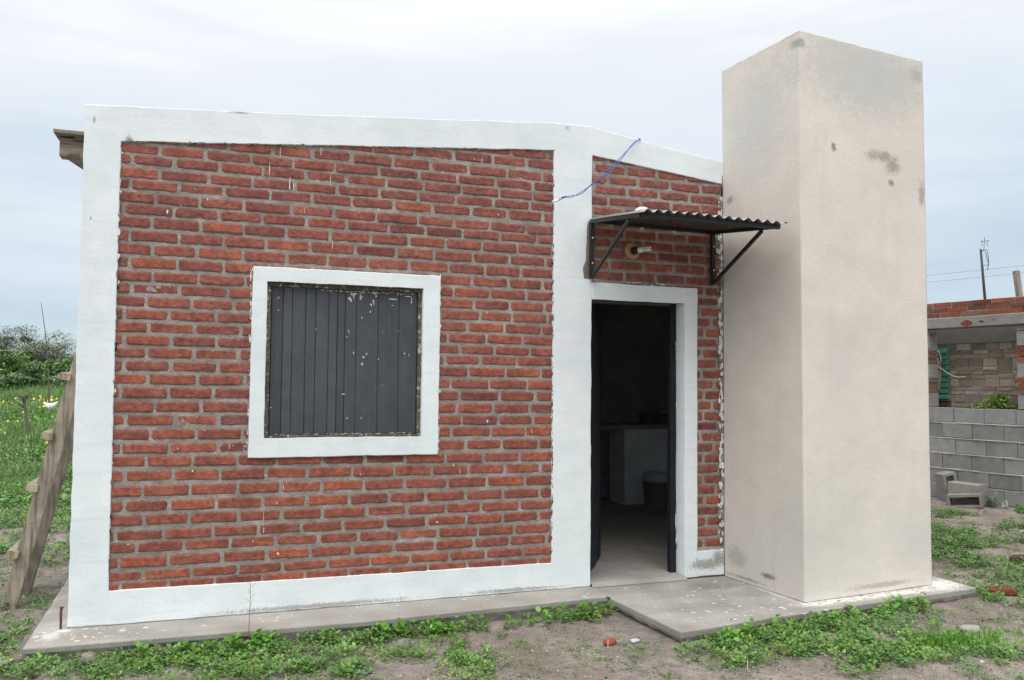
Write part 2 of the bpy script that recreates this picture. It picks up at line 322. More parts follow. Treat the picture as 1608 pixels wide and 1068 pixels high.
band(fr, (.003, 3.229), (.5, botz(.5)), (.5, topz(.5)), (.003, topz(.003)), 0, .12, bev=.003, ragged=(.006, .004, 0, 0), opn='lr')
band(fr, (.5, botz(.5)), (XT, 3.108), (XT, 3.287), (.5, topz(.5)), 0, .12, bev=.003, ragged=(.008, .004, 0, 0), opn='l')
band(fr, (XD1, .005), (XT, .005), (XT, .206), (XD1-.01, .203), 0, .12, ragged=(.02, .01, 0, 0))                        # foot by the door
cs_ = MB(); cs_.box(((-3.44-.01)/2, .026, .03), (3.43, .045, .07)); cs_.build('base_render', M_conc, house)
fr.build('plaster_band', M_white, house, smooth=True)
ws = MB()                                                                                                            # window surround
band(ws, (W0, ZW0), (W1, ZW0-.002), (W1, iZ0), (W0, iZ0), -.014, .12, opn='t', bev=.003)
band(ws, (W0+.005, iZ1), (W1+.003, iZ1), (W1+.003, ZW1-.004), (W0+.006, ZW1), -.014, .12, opn='b', bev=.003)
band(ws, (W0, iZ0), (iW0, iZ0), (iW0, iZ1), (W0+.005, iZ1), -.014, .12, bev=.003, opn='bt')
band(ws, (iW1, iZ0), (W1, iZ0), (W1+.003, iZ1), (iW1, iZ1), -.014, .12, bev=.003, opn='bt')
window = ws.build('window', M_white, house, smooth=True)
ds = MB()                                                                                                            # door surround
band(ds, (.003, ZDi), (XD1+.01, ZDi), (XD1+.008, ZD-.004), (.003, ZD+.002), -.006, .12, bev=.003, opn='b')
band(ds, (XD1i-.008, .006), (XD1-.001, .006), (XD1+.006, ZDi), (XD1i, ZDi), -.006, .16, bev=.003, ragged=(.008, 0, 0, 0), opn='t')
ds.build('door_surround', M_white, house, smooth=True)

# brick rows measured as heights at the two ends of the big panel
Lpx = [922, 906, 884, 861, 842, 818, 796, 772, 748, 725, 704.5, 682.6, 660, 638.8, 616.3, 595, 574, 553.4, 533.2, 513, 492.7, 472.5, 452, 432.5, 411, 389.8, 368.4, 347, 327, 307.8, 287.5, 269.6, 248.2, 231.3]
Rpx = [882, 864.6, 847, 829.6, 810, 792.6, 774, 754, 735, 717, 697, 677, 659.8, 641.3, 622.7, 604.2, 586, 568, 552.7, 535.2, 518, 500.2, 482.7, 465.1, 447.6, 429.3, 411, 392.8, 375.8, 361.2, 340.5, 324.7, 308.9, 293, 277.2, 257.7, 243.1]
FPX = 1295.3
def zfac(u, v):
    r = F+R2*(u-804)/FPX+U2*(534-v)/FPX; t = (0-CAM[1])/r[1]; return CAM[0]+r[0]*t, CAM[2]+r[2]*t
Lz = [zfac(200, v)[1] for v in Lpx]; Lz += [Lz[-1]+.081*k for k in (1, 2, 3)]; Rz = [zfac(855, v)[1] for v in Rpx]
xa, xb = zfac(200, 500)[0], zfac(855, 500)[0]
def rowz(n, x):
    t = (x-xa)/(xb-xa)
    return Lz[n]+(Rz[n]-Lz[n])*np.clip(t, -.2, 1.1)
bk = MB(); mort_y = .016
def brick(x0, x1, zc0, zc1, hgt, k, front=.004, tone=None):
    """one hand-made brick face: rounded uneven outline, worn surface, sunk into the mortar at its rim"""
    L_ = x1-x0
    if L_ < .02: return
    n = max(4, int(L_/.010)); us = np.linspace(0, 1, n+1); vs = np.linspace(0, 1, 10); tilt = rng.normal(0, .0018); r_ = .013+rng.random()*.014
    pro = .0095+rng.normal(0, .0012); yo = rng.normal(0, .0018); S = k*1.37
    bend = rng.normal(0, .0016)
    def fn(u, v):
        x = x0+u*L_; zc = zc0+(zc1-zc0)*u+bend*np.cos(u*6.28)*.5
        z = zc+(v-.5)*hgt*(1+.10*fbm(x*14, S, 0, 3, 3))+.0065*fbm(x*22, v*1.5+S, 0, 4, 7)+tilt*(u-.5)
        x = x+.010*fbm(v*2.5+S, u*3, 0, 3, 17)
        px = np.abs(u-.5)*L_-(L_/2-r_); pz = np.abs(v-.5)*hgt-(hgt/2-r_)
        d = -(np.hypot(np.maximum(px, 0), np.maximum(pz, 0))+np.minimum(np.maximum(px, pz), 0)-r_)
        hh = pro*ss(-.003, .0055, d+.004*fbm(x*40, z*40, S, 2, 23))-.0045*np.maximum(0, fbm(x*30, z*60, S, 3, 29)-.12)*4
        return x, mort_y+.004-hh+yo+.003*fbm(x*22, z*30, S, 3, 11), z
    V, Fc = grid(us, vs, fn)
    u = np.repeat(us, len(vs)); v = np.tile(vs, len(us))
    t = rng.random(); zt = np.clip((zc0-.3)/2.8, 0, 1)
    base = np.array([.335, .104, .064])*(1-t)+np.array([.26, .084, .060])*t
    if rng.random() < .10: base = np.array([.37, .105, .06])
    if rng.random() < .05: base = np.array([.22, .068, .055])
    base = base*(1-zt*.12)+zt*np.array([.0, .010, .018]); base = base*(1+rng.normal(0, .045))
    blot = fbm(V[:, 0]*9, V[:, 2]*14, S, 3, 51)
    cc = base*(1+.55*blot)[:, None]
    hot = ss(.05, .3, fbm(V[:, 0]*6+9, V[:, 2]*9, S*2, 3, 57))[:, None]; cc = cc*(1-hot*.55)+np.array([.42, .135, .07])*hot*.55
    dk = ss(.12, .34, fbm(V[:, 0]*8+3, V[:, 2]*10, S*3, 3, 61))[:, None]; cc = cc*(1-dk*.5)+np.array([.13, .05, .045])*dk*.5
    uu, vv = u, v
    rim = 1-ss(.0, .30, np.minimum(vv, 1-vv)+.10*fbm(V[:, 0]*30, V[:, 2]*30, S, 3, 63)*2)*ss(0, .012, np.minimum(uu, 1-uu)*L_)
    sm = ss(.10, .30, fbm(V[:, 0]*7+30, V[:, 2]*22, S, 4, 67))*.35
    k_ = np.clip(rim*.42+sm, 0, .7)[:, None]; cc = cc*(1-k_)+np.array([.235, .175, .15])*k_
    bk.add(V, Fc[:, ::-1].tolist(), cc)
def joint_cut(lo, hi, hole):
    """brick interval minus the opening"""
    if hole is None: return [(lo, hi)]
    a, b = hole; r = []
    if lo < a: r.append((lo, min(hi, a)))
    if hi > b: r.append((max(lo, b), hi))
    return r
kb = 0; PER = .2785
for n in range(len(Lz)):
    off = -3.045+(0 if n % 2 == 1 else PER*.5)+rng.normal(0, .010)     # n is the row number minus one
    x = off-2*PER
    while x < XC0:
        per = PER+rng.normal(0, .010); g_ = .015+abs(rng.normal(0, .004)); lo, hi = x+g_/2, x+per-g_/2; x += per
        if rng.random() < .02: hi = x-.002
        lo, hi = max(lo, XLb-.004), min(hi, XC0+.004)
        if hi-lo < .02: continue
        zc = rowz(n, (lo+hi)/2)
        nxt = rowz(min(n+1, len(Lz)-1), (lo+hi)/2)-zc if n < len(Lz)-1 else .081
        prv = zc-rowz(max(n-1, 0), (lo+hi)/2) if n else .081
        hg = np.clip(.5*(nxt+prv), .072, .09)*(.745+.055*np.clip(zc/2.5, 0, 1))
        if zc-hg/2 > botz((lo+hi)/2)+.005 or zc < .16: continue
        hole = (W0+.004, W1-.004) if ZW0+.03 < zc < ZW1-.03 else None
        for a, b in joint_cut(lo, hi, hole):
            if b-a > .02: kb += 1; brick(a, b, rowz(n, a), rowz(n, b), hg, kb)
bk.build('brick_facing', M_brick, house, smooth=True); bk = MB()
# right panel: above the door and the strip beside it
zr = .262; n = 0
while zr < 3.3:
    off = .03+(0 if n % 2 else .137)+rng.normal(0, .012); x = off-PER*2
    while x < XT:
        per = .272+rng.normal(0, .007); g_ = .023; lo, hi = x+g_/2, x+per-g_/2; x += per
        lo, hi = max(lo, .0), min(hi, XT-.004)
        if hi-lo < .02: continue
        hole = (-.2, XD1-.002) if zr < ZD-.03 else None
        if zr-.03 > botz((lo+hi)/2)+.004: continue
        for a, b in joint_cut(lo, hi, hole):
            if b-a > .02: kb += 1; t_ = rng.normal(0, .002); brick(a, b, zr+t_, zr+rng.normal(0, .002), .0615, kb)
    zr += .0822; n += 1
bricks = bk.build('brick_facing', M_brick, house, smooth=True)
mo = MB()
def mpanel(x0, x1, z0, z1, zt=None):
    us = np.linspace(x0, x1, max(3, int((x1-x0)/.014))); vs = np.linspace(0, 1, max(3, int((z1-z0)/.014)))
    def fn(u, v):
        z = z0+v*(z1-z0); return u, mort_y+.0015+.003*fbm(u*9, z*16, 0, 4, 71)+.006*fbm(u*36, z*45, 0, 2, 75), z
    V, Fc = grid(us, vs, fn); mo.add(V, Fc[:, ::-1].tolist())
mpanel(-3.25, W0+.03, .15, 3.1); mpanel(W0+.03, W1-.03, .15, ZW0+.03); mpanel(W0+.03, W1-.03, ZW1-.03, 3.19); mpanel(W1-.03, -.30, .15, 3.27)
mpanel(-.01, XT, ZD-.03, 3.25); mpanel(XD1-.02, XT, .15, ZD-.03)
mo.build('mortar', M_mortar, house, smooth=True)
# solid wall behind the facing (gaps at openings), side and back walls, roof
wl = MB()
def wbox(m, x0, x1, y0, y1, z0, z1, colr=None): m.box(((x0+x1)/2, (y0+y1)/2, (z0+z1)/2), (x1-x0, y1-y0, z1-z0), col=colr)
wbox(wl, XL+.004, W0+.02, .03, .2, 0, 3.18); wbox(wl, W1-.02, .003, .03, .2, 0, 3.22); wbox(wl, W0+.02, W1-.02, .03, .2, 0, ZW0+.05); wbox(wl, W0+.02, W1-.02, .03, .2, ZW1-.05, 3.2)
wbox(wl, .003, 1.12, .035, .2, ZD-.06, 3.1); wbox(wl, XD1-.05, 3.0, .03, .2, 0.0, ZD-.06); wbox(wl, 1.12, 3.0, .03, .2, ZD-.06, 3.0)
wbox(wl, XL+.006, XL+.17, .2, 4.6, 0, 3.05)
wl.build('wall', M_white, house)
il = MB(); wbox(il, -3.2, 3.35, 4.2, 4.4, .02, 3.0); wbox(il, 3.0, 3.15, .03, 1.0, .02, 3.0); wbox(il, 3.25, 3.4, 1.0, 4.2, .02, 3.0); wbox(il, -.35, -.2, .9, 4.2, .02, 3.0)
wbox(il, .003, XD1-.05, .175, .1775, ZDi+.12, 2.9)
il.build('inner_wall', M_inwall, house)
rf = MB(); rf.add([(-3.4, .12, 3.03), (0, .12, 3.2), (3.15, .12, 3.0), (-3.4, 4.6, 3.03), (0, 4.6, 3.2), (3.4, 4.6, 3.0), (-3.4, .12, 3.13), (0, .12, 3.3), (3.15, .12, 3.08), (-3.4, 4.6, 3.13), (0, 4.6, 3.3), (3.4, 4.6, 3.08)],
    [(0, 3, 4, 1), (1, 4, 5, 2), (6, 7, 10, 9), (7, 8, 11, 10), (0, 1, 7, 6), (1, 2, 8, 7), (3, 9, 10, 4), (4, 10, 11, 5), (0, 6, 9, 3), (2, 5, 11, 8)])
rf.build('roof', M_inwall, house)
fl = MB(); wbox(fl, -3.2, 3.05, .05, 4.3, -.2, .02); fl.build('floor', M_infloor, house)
# threshold in the doorway
th = MB(); th.add(*(lambda g: (g[0], g[1].tolist()))(grid(np.linspace(.0, .80, 40), np.array([0, .1, .2, .35, .6, 1.]), lambda u, v: (u, np.where(v < .05, -.035, -.042+.29*v)+.008*fbm(u*12, v, 0, 3, 3)*(v < .3), np.where(v < .05, 0.0, .024+.004*fbm(u*8, v*6, 0, 3, 8)-.006*(v < .15))))))
th.build('threshold', M_conc, house, smooth=True)

# slab and porch
def outline_slab(name, pts, ztop, thick, m, parent, jit=.006, sag=.3, step=.04, s=3, lean=0):
    """slab with an uneven, chipped rim"""
    P = []; n = len(pts)
    for i in range(n):
        a, b = np.array(pts[i], float), np.array(pts[(i+1) % n], float); k = max(1, int(np.linalg.norm(b-a)/step))
        P += [a+(b-a)*t/k for t in range(k)]
    P = np.array(P); N_ = len(P); d = np.roll(P, -1, 0)-np.roll(P, 1, 0); d /= np.linalg.norm(d, axis=1)[:, None]; nr = np.stack([d[:, 1], -d[:, 0]], 1)
    J = jit*2*fbm(P[:, 0]*9, P[:, 1]*9, s, 4, s)[:, None]
    rings = [(.007, 0), (.0015, -.003), (0, -.009), (.004+.0, -thick*.55), (.020, -thick)]
    vv = []; 
    for k, (ins, dz) in enumerate(rings):
        rag = (np.abs(fbm(P[:, 0]*11, P[:, 1]*11, k+s, 4, 77))*.05*(k == 4))[:, None]
        Q = P+nr*(J-ins-rag*1.2); z = ztop+dz+(fbm(P[:, 0]*10, P[:, 1]*10, s, 4, 91)*.03*(k == 4)); vv.append(np.concatenate([Q, z[:, None]], 1))
    V = np.concatenate(vv); f = [(k*N_+i, k*N_+(i+1) % N_, (k+1)*N_+(i+1) % N_, (k+1)*N_+i) for k in range(len(rings)-1) for i in range(N_)]
    f.append(tuple(range(N_))[::-1]); f.append(tuple(range(4*N_, 5*N_)))
    mbx = MB(); mbx.add(V, f); return mbx.build(name, m, parent)
pl = outline_slab('plinth', [(-3.66, .9), (-3.623, -.326), (-1.78, -.372), (.011, -.285), (.011, .12), (-3.4, .12), (-3.45, 4.6), (-3.80, 4.6)][::1], -.002, .06, M_conc, house, s=3)
outline_slab('footing', [(-3.70, .9), (-3.69, -.315), (-1.78, -.350), (.011, -.262), (.011, .10), (-3.4, .10), (-3.45, 4.6), (-3.84, 4.6)], -.060, .20, M_conc2, house, jit=.022, s=8)
outline_slab('porch_slab', [(.0, .10), (-.002, -.302), (.060, -1.175), (.9, -1.065), (2.751, -.88), (2.745, -.45), (2.75, .1)], -.004, .072, M_conc, house, s=5)
outline_slab('footing', [(.10, .08), (.06, -.26), (.15, -1.10), (.9, -1.00), (2.70, -.82), (2.70, .08)], -.078, .20, M_conc2, house, jit=.02, s=12)
# paint spots and whitewash on the slabs, drips on the bricks, flakes by the tower
pt = MB()
def spot(c, rx, rz, plane, tone, n=9, lift=.0015):
    """irregular flat flake of dried paint; plane 'y' lies on the facade, 'z' on a slab"""
    a = np.linspace(0, 2*math.pi, n, endpoint=False)+rng.random(); r = 1+rng.normal(0, .28, n)
    A, B = np.cos(a)*rx*r, np.sin(a)*rz*r
    if plane == 'z': v = np.stack([c[0]+A, c[1]+B, np.full(n, c[2]+lift)], 1); f = [tuple(range(n))]
    else: v = np.stack([c[0]+A, np.full(n, c[1]-lift), c[2]+B], 1); f = [tuple(range(n))]
    pt.add(v, f, tone)
for k in range(240):
    q = rng.random()
    if q < .5: x, y = rng.uniform(.15, 1.5), rng.uniform(-1.08, -.1); z = -.004
    elif q < .75: x = rng.uniform(-3.6, -3.0); y = rng.uniform(-.3, -.03); z = -.002
    else: x = rng.uniform(-3.4, 0); y = rng.uniform(-.28, -.03); z = -.002
    if x > 1.15 and y > -.95: continue
    s_ = abs(rng.normal(.004, .004))+.0025; spot((x, y, z), s_*1.3, s_, 'z', (.95, .95, .9))
for k in range(150):       # lime wash splashed at the foot of the tower
    t = rng.random(); x = 1.23+1.35*t**.9; yb = -.858+.094*(x-1.23); y = yb-abs(rng.normal(0, .05)); s_ = abs(rng.normal(.003, .004))+.002
    if y > -1.02+.09*(x-1.2): spot((x, y, -.004), s_*2, s_, 'z', (.9, .88, .82), lift=.0012+.0004*(k % 5))
for k in range(50):
    x = 2.52+rng.random()*.2; y = rng.uniform(-.84, -.3); s_ = abs(rng.normal(.003, .004))+.002; spot((x, y, -.004), s_*1.6, s_, 'z', (.85, .84, .8), lift=.0012+.0004*(k % 5))
pt.build('paint_splash', M_flake, house)['kind'] = 'stuff'
pt = MB()
drips = [(455, 290, .004, .045), (461, 292, .003, .02), (423, 268, .003, .05), (440, 240, .002, .04), (519, 285, .002, .05), (504, 238, .002, .03), (478, 330, .002, .03), (522, 385, .002, .03), (445, 765, .003, .02), (414, 815, .002, .045), (414, 833, .003, .02), (397, 850, .003, .012), (435, 790, .003, .012), (566, 745, .003, .01), (1130, 620, .004, .02), (686, 820, .010, .006), (722, 742, .003, .02), (745, 250, .003, .012), (757, 252, .003, .02), (835, 676, .003, .012), (1118, 690, .004, .01)]
for k in range(300):
    s3 = rng.integers(0, 3); t = rng.random()
    if s3 == 0: z = .24+t*2.75; x = -3.2335-.0032*z+.003
    elif s3 == 1: x, z = XC0-.004, .22+t*2.98
    else: x = rng.uniform(XLb, XC0); z = float(botz(x))-.002
    s_ = abs(rng.normal(.004, .003))+.002; spot((x+rng.normal(0, .002), .0005, z+rng.normal(0, .003)), s_*(.5 if s3 < 2 else 1.8), s_*(1.8 if s3 < 2 else .5), 'y', (.20, .18, .16), 7)
for u, v, a, b in drips:
    x, z = zfac(u, v); spot((x, .0015, z), a*.75, b, 'y', (.9, .9, .88), 8)
for k in range(55):
    x = rng.uniform(-3.2, .9); z = rng.uniform(.3, 3.0)
    if W0 < x < W1 and ZW0 < z < ZW1 or x > -.31: continue
    s_ = abs(rng.normal(0, .0025))+.0015; spot((x, .0015, z), s_, s_*1.6, 'y', (.95, .93, .9), 6)
for k in range(330):       # white paint brushed over the bricks next to the tower and flaking
    z = rng.uniform(.25, 3.0); den = .35+1.3*vn(z*3, 1.2); 
    if rng.random() > den: continue
    x = XT-.008-abs(rng.normal(0, .016)); s_ = abs(rng.normal(.006, .005))+.002; spot((x, .003-.004*rng.random(), z), s_*.8, s_*1.5, 'y', (.78+.2*rng.random(),)*3 if rng.random() < .75 else (.3, .28, .25), 8)
for k in range(150):
    s2 = rng.integers(0, 4); t = rng.random()      # brush marks round the window and along the pilaster
    if s2 == 0: x, z = W0-.004, ZW0+t*1.25
    elif s2 == 1: x, z = W1+.006, ZW0+t*1.25
    elif s2 == 2: x, z = XLb+.004+.01*(z-3 if False else 0), .25+t*2.7
    else: x, z = XC0-.006, .25+t*2.9
    s_ = abs(rng.normal(.003, .003))+.0015; spot((x+rng.normal(0, .004), .001, z), s_*.7, s_*2.2, 'y', (.95, .97, .98), 7)
for k in range(24): x = rng.uniform(.3, .62); spot((x, .0, ZD+.012+rng.normal(0, .004)), .012, .004, 'y', (1, 1, 1), 7)
pt.build('paint_flake', M_flake, house)['kind'] = 'stuff'
# lintel soffits and reveal of the window, the worn wooden frame and the board shutter
sh_y = .045
sh = MB(); joints = [-2.317, -2.296, -2.235, -2.174, -2.087, -2.02, -1.935, -1.876, -1.824, -1.747, -1.598, -1.451, -1.325]
joints = [-2.312, -2.235, -2.174, -2.087, -2.02, -1.935, -1.876, -1.824, -1.747, -1.598, -1.451, -1.322]
shb = []
for i in range(len(joints)-1):
    a, b = joints[i], joints[i+1]; dy = rng.normal(0, .0012); g_ = .0022 if i % 3 else .0035; t = 1+rng.normal(0, .07)
    us = np.array([0, 0, .05, .3, .6, .95, 1, 1]); us = us*(b-a-g_)+a+g_/2; vs = np.linspace(1.142, 2.128, 30)
    def fn(u, v, a=a, b=b, dy=dy, i=i):
        n_, m_ = u.shape; ii = np.arange(n_)[:, None]+0*v
        y = sh_y+dy+.0015*fbm(u*30, v*2, i, 3, 3)+np.where((ii == 1) | (ii == 6), .003, 0); y = np.where((ii == 0) | (ii == 7), sh_y+.012, y); return u, y, v
    V, Fc = grid(us, vs, fn); sh.add(V, Fc[:, ::-1].tolist(), (t, t, t*1.02))
sh.box((-1.817, sh_y+.018, 1.635), (1.0, .012, .99), col=(.4, .4, .4))
shutter = sh.build('shutter', M_board, window)
pt = MB()
chips = [(556, 462, 12, 5), (549, 470, 5, 9), (566, 466, 4, 8), (570, 458, 3, 3), (590, 461, 6, 5), (583, 480, 3, 6), (587, 474, 3, 7), (612, 460, 12, 1.2), (618, 470, 10, 1.4), (640, 466, 8, 1.2), (646, 470, 2, 9), (547, 520, 3, 3), (545, 529, 4, 1.5), (568, 571, 4, 3), (571, 562, 3, 5), (575, 556, 2, 4), (555, 554, 1, 3), (635, 555, 2, 4), (642, 557, 1, 4), (594, 564, 1.2, 2.5), (568, 500, 2, 3), (581, 490, 2, 2), (496, 517, 1.5, 1.5), (438, 468, 4, 2), (437, 487, 3, 1.5), (545, 657, 2, 2), (567, 655, 1.5, 4), (539, 619, 4, 1), (600, 605, 1, 1), (555, 467, 3, 5), (648, 460, 2, 3), (425, 640, 1, 2), (616, 480, 1.5, 1.5), (625, 520, 1, 1), (600, 522, 1, 1)]
def shpt(u, v):
    r = F+R2*(u-804)/FPX+U2*(534-v)/FPX; t = (sh_y-CAM[1])/r[1]; return CAM+r*t
for u, v, a, b in chips:
    p = shpt(u, v); k_ = 1 if max(a, b) < 3 or min(a, b) < 1.5 else 5
    for q in range(k_): spot((p[0]+(k_ > 1)*rng.normal(0, a*.0011), sh_y-.0035-.0002*q, p[2]+(k_ > 1)*rng.normal(0, b*.0014)), a*.003/(k_**.6), b*.003/(k_**.6), 'y', (.75, .74, .68) if rng.random() < .6 else (.62, .55, .38), 9)
for k in range(60): spot((rng.uniform(-2.3, -1.34), sh_y-.0035, rng.uniform(1.15, 2.12)), .0012, .002, 'y', (.45, .45, .42), 6)
for k in range(60): x = rng.uniform(-2.3, -1.33); spot((x, sh_y-.0035, 1.143+abs(rng.normal(0, .003))), .007, .0018, 'y', (.9, .88, .8), 6)
for k in range(50): x = rng.uniform(-2.0, -1.33); spot((x, sh_y-.0035, 2.120-abs(rng.normal(0, .006))), .009, .0022, 'y', (.7, .68, .6), 6)
pt.build('paint_chip', M_flake, shutter)['kind'] = 'stuff'
fm = MB()
fm.beam((-2.330, .052, iZ0-.01), (-2.330, .052, iZ1+.01), .03, .05, (0, 1, 0), .004, seg=18, wob=.001)
fm.beam((-1.306, .052, iZ0-.01), (-1.306, .052, iZ1+.01), .026, .05, (0, 1, 0), .004, seg=18, wob=.001)
fm.beam((-2.345, .054, 2.146), (-1.29, .054, 2.146), .05, .034, (0, 0, 1), .003, seg=18, wob=.001)
fm.beam((-2.345, .055, 1.129), (-1.29, .055, 1.129), .05, .022, (0, 0, 1), .003, seg=18, wob=.001)
fm.build('window_frame', M_frame, window)
# door: wooden frame, leaf opened inwards, both dark
df = MB()
df.beam((XD1i-.035, .145, .02), (XD1i-.028, .145, ZDi+.02), .05, .055, (0, 1, 0), .004, seg=14, wob=.001, col=(.9, .9, 1))
df.beam((.0, .15, ZDi+.015), (XD1i+.02, .15, ZDi+.015), .06, .055, (0, 0, 1), .004, seg=10, wob=.001, col=(4, 3.4, 2.8))
door = df.build('door_frame', M_door, house)
dl = MB()
for k in range(7):
    q = .055+k*.108; la = math.radians(32.5); RL = np.array([[math.sin(la), math.cos(la), 0], [math.cos(la), -math.sin(la), 0], [0, 0, 1]])
    dl.box((.03+q*math.sin(la)+.004*(k % 2), .15+q*math.cos(la), 1.065+.008*(k % 3)), (.100, .03, 2.04), RL, col=(1.3, 1.4, 1.5))
leaf = dl.build('door_leaf', M_door, house)
pt = MB()
for k in range(16): spot((XD1i-.012+rng.normal(0, .003), .11, rng.uniform(.1, 1.9)), .0035, .05*rng.random()+.008, 'y', (.9, .93, .95), 8)
pt.build('paint_flake', M_flake, house)['kind'] = 'stuff'
# rafter end sticking out of the side wall
ra = MB(); ra.beam((-3.665, .5, 3.045), (-3.2, .5, 3.045), .11, .125, (0, 0, 1), .006, col=(1.05, .98, .95)); rafter = ra.build('rafter', M_wood2, house)
rb = MB(); rb.box((-3.55, .5, 3.127), (.285, .26, .022), j=.002, col=(.8, .85, .8)); rb.build('roof_board', M_wood2, rafter)
rm = MB()
V, Fc = grid(np.linspace(0, 1, 9), np.linspace(0, 2*math.pi, 17), lambda u, v: (-3.45-(.015+.17*u**1.6)*np.maximum(np.cos(v/2-math.pi/2), 0)*(1+.5*fbm(u*5, v, 0, 3, 1)), .5+.14*np.cos(v/2)*(.6+.4*u), 2.82+.17*u))
rm.add(V, Fc.tolist()); rm.box((-3.475, .43, 3.155), (.06, .12, .04), j=.006); rm.box((-3.52, .42, 3.105), (.10, .02, .03), j=.003, col=(1, 1, 1)); rm.build('mortar', M_rough, house)
# tower
tw = MB(); A_ = np.array([1.149, 0]); an = .0942; u_ = np.array([math.sin(an), -math.cos(an)]); w_ = np.array([math.cos(an), math.sin(an)])
TA, TBq = A_, np.array([1.231, -.852]); TC = np.array([2.500, -.722]); TD = TA+(TC-TBq)
def face(P, Q, s, zt0, zt1, nrm):
    us = np.concatenate([[0, .006], np.linspace(.02, .98, 40), [.994, 1]]); vs = np.concatenate([np.linspace(0, .995, 90), [.998, 1]])
    def fn(u, v):
        zt = zt0+(zt1-zt0)*u; z = v*zt; x = P[0]+(Q[0]-P[0])*u; y = P[1]+(Q[1]-P[1])*u
        ed = ss(0, .02, u)*ss(0, .02, 1-u)
        dsp = (.006*fbm(x*3+s, z*3, y*3, 3, 5)*2+.0016*fbm(x*9+y*9+s, z*22, 0, 3, 15)*2)*ed-.007*(1-ss(0, .006, np.minimum(u, 1-u)))
        wob = .006*fbm(z*7, 3.3, 0, 4, 19)*2*(1-ed)
        return x+nrm[0]*(dsp)+wob, y+nrm[1]*dsp, z+(v > .99)*.006*fbm(x*20+y*20, 0, 0, 3, 9)*2-(v > .999)*.004
    V, Fc = grid(us, vs, fn); tw.add(V, Fc.tolist())
face(TA, TBq, 1, 4.033, 4.035, -w_); face(TBq, TC, 2, 4.035, 4.028, u_); face(TC, TD, 3, 4.028, 4.03, w_); face(TD, TA, 4, 4.03, 4.033, -u_)
tw.add([(*TA, 4.026), (*TBq, 4.028), (*TC, 4.021), (*TD, 4.024)], [(0, 1, 2, 3)])
tw.build('tower', M_tower, house, smooth=True)
# bare patch chipped out of the column beside the awning bracket
pb = MB()
def ragpoly(mb, pts, y, th, m_, seed=1, jit=.008, step=.02):
    P = []; n = len(pts)
    for i in range(n):
        a, b = np.array(pts[i], float), np.array(pts[(i+1) % n], float); k = max(1, int(np.linalg.norm(b-a)/step)); P += [a+(b-a)*t/k for t in range(k)]
    P = np.array(P); P = P+np.stack([fbm(P[:, 0]*30, P[:, 1]*30, seed, 3, 1), fbm(P[:, 0]*30, P[:, 1]*30, seed+5, 3, 2)], 1)*jit*2
    n = len(P); c = P.mean(0); Q = c+(P-c)*.9
    v = [(p[0], y+th, p[1]) for p in P]+[(p[0], y-.0+.001*rng.normal(), p[1]) for p in Q]+[(c[0], y, c[1])]
    f = [(i, (i+1) % n, n+(i+1) % n, n+i) for i in range(n)]+[(n+i, n+(i+1) % n, 2*n) for i in range(n)]
    mb.add(v, f)
ragpoly(pb, [(-.03, 2.735), (.006, 2.74), (.006, 2.285), (-.02, 2.268), (-.066, 2.275), (-.073, 2.36), (-.05, 2.40), (-.045, 2.55), (-.04, 2.7)], -.006, .012, None)
pb.build('bare_render', M_rough, house, smooth=True)

# ------------------------------------------------------------------ interior things
ct = thing('masonry_counter', 'whitewashed masonry counter standing inside the dark doorway', 'counter', (2.2, 3.6, .02))
cm = MB(); cm.box((2.62, 3.72, .48), (1.12, .42, .92)); cm.build('side_panel', M_inwhite, ct)
cm = MB(); cm.box((2.48, 3.735, .965), (1.9, .5, .05)); cm.build('countertop', M_conc, ct)
cm = MB(); cm.box((1.62, 3.72, .48), (.06, .42, .92)); cm.build('side_panel', M_inwhite, ct)
bkx = (2.38, 3.30)
bt = thing('bucket', 'old plastic bucket with a pale rim on the floor inside the doorway', 'bucket', (*bkx, .02))
cm = MB(); cm.lathe([(.13, 0), (.135, .01), (.155, .28), (.162, .285), (.162, .30), (.155, .30)], (*bkx, .022), 28); cm.build('pail', mat('dull_plastic', (.25, .22, .21), .5, .1, 10, .05, 0), bt, True)
cm = MB(); cm.lathe([(.157, .3), (.168, .302), (.170, .34), (.166, .345), (.163, .40), (.13, .41)], (*bkx, .022), 28); cm.build('lid', mat('pale_plastic', (.6, .62, .62), .5, .08, 10, .05, 0), bt, True)
pot = thing('cooking_pot', 'dull metal pot on top of the counter inside the doorway', 'pot', (2.5, 3.7, .99))
cm = MB(); cm.lathe([(.10, 0), (.115, .01), (.12, .12), (.125, .125), (.12, .13), (.02, .15)], (2.5, 3.7, .99), 24); cm.build('pan', mat('dull_metal', (.25, .24, .23), .45, .1, 10, .05, 0, metal=.5), pot, True)
cm = MB(); cm.tube([(2.63, 3.62, 1.10), (2.72, 3.56, 1.11), (2.80, 3.52, 1.10)], .01, 6); cm.build('handle', M_black, pot, True)

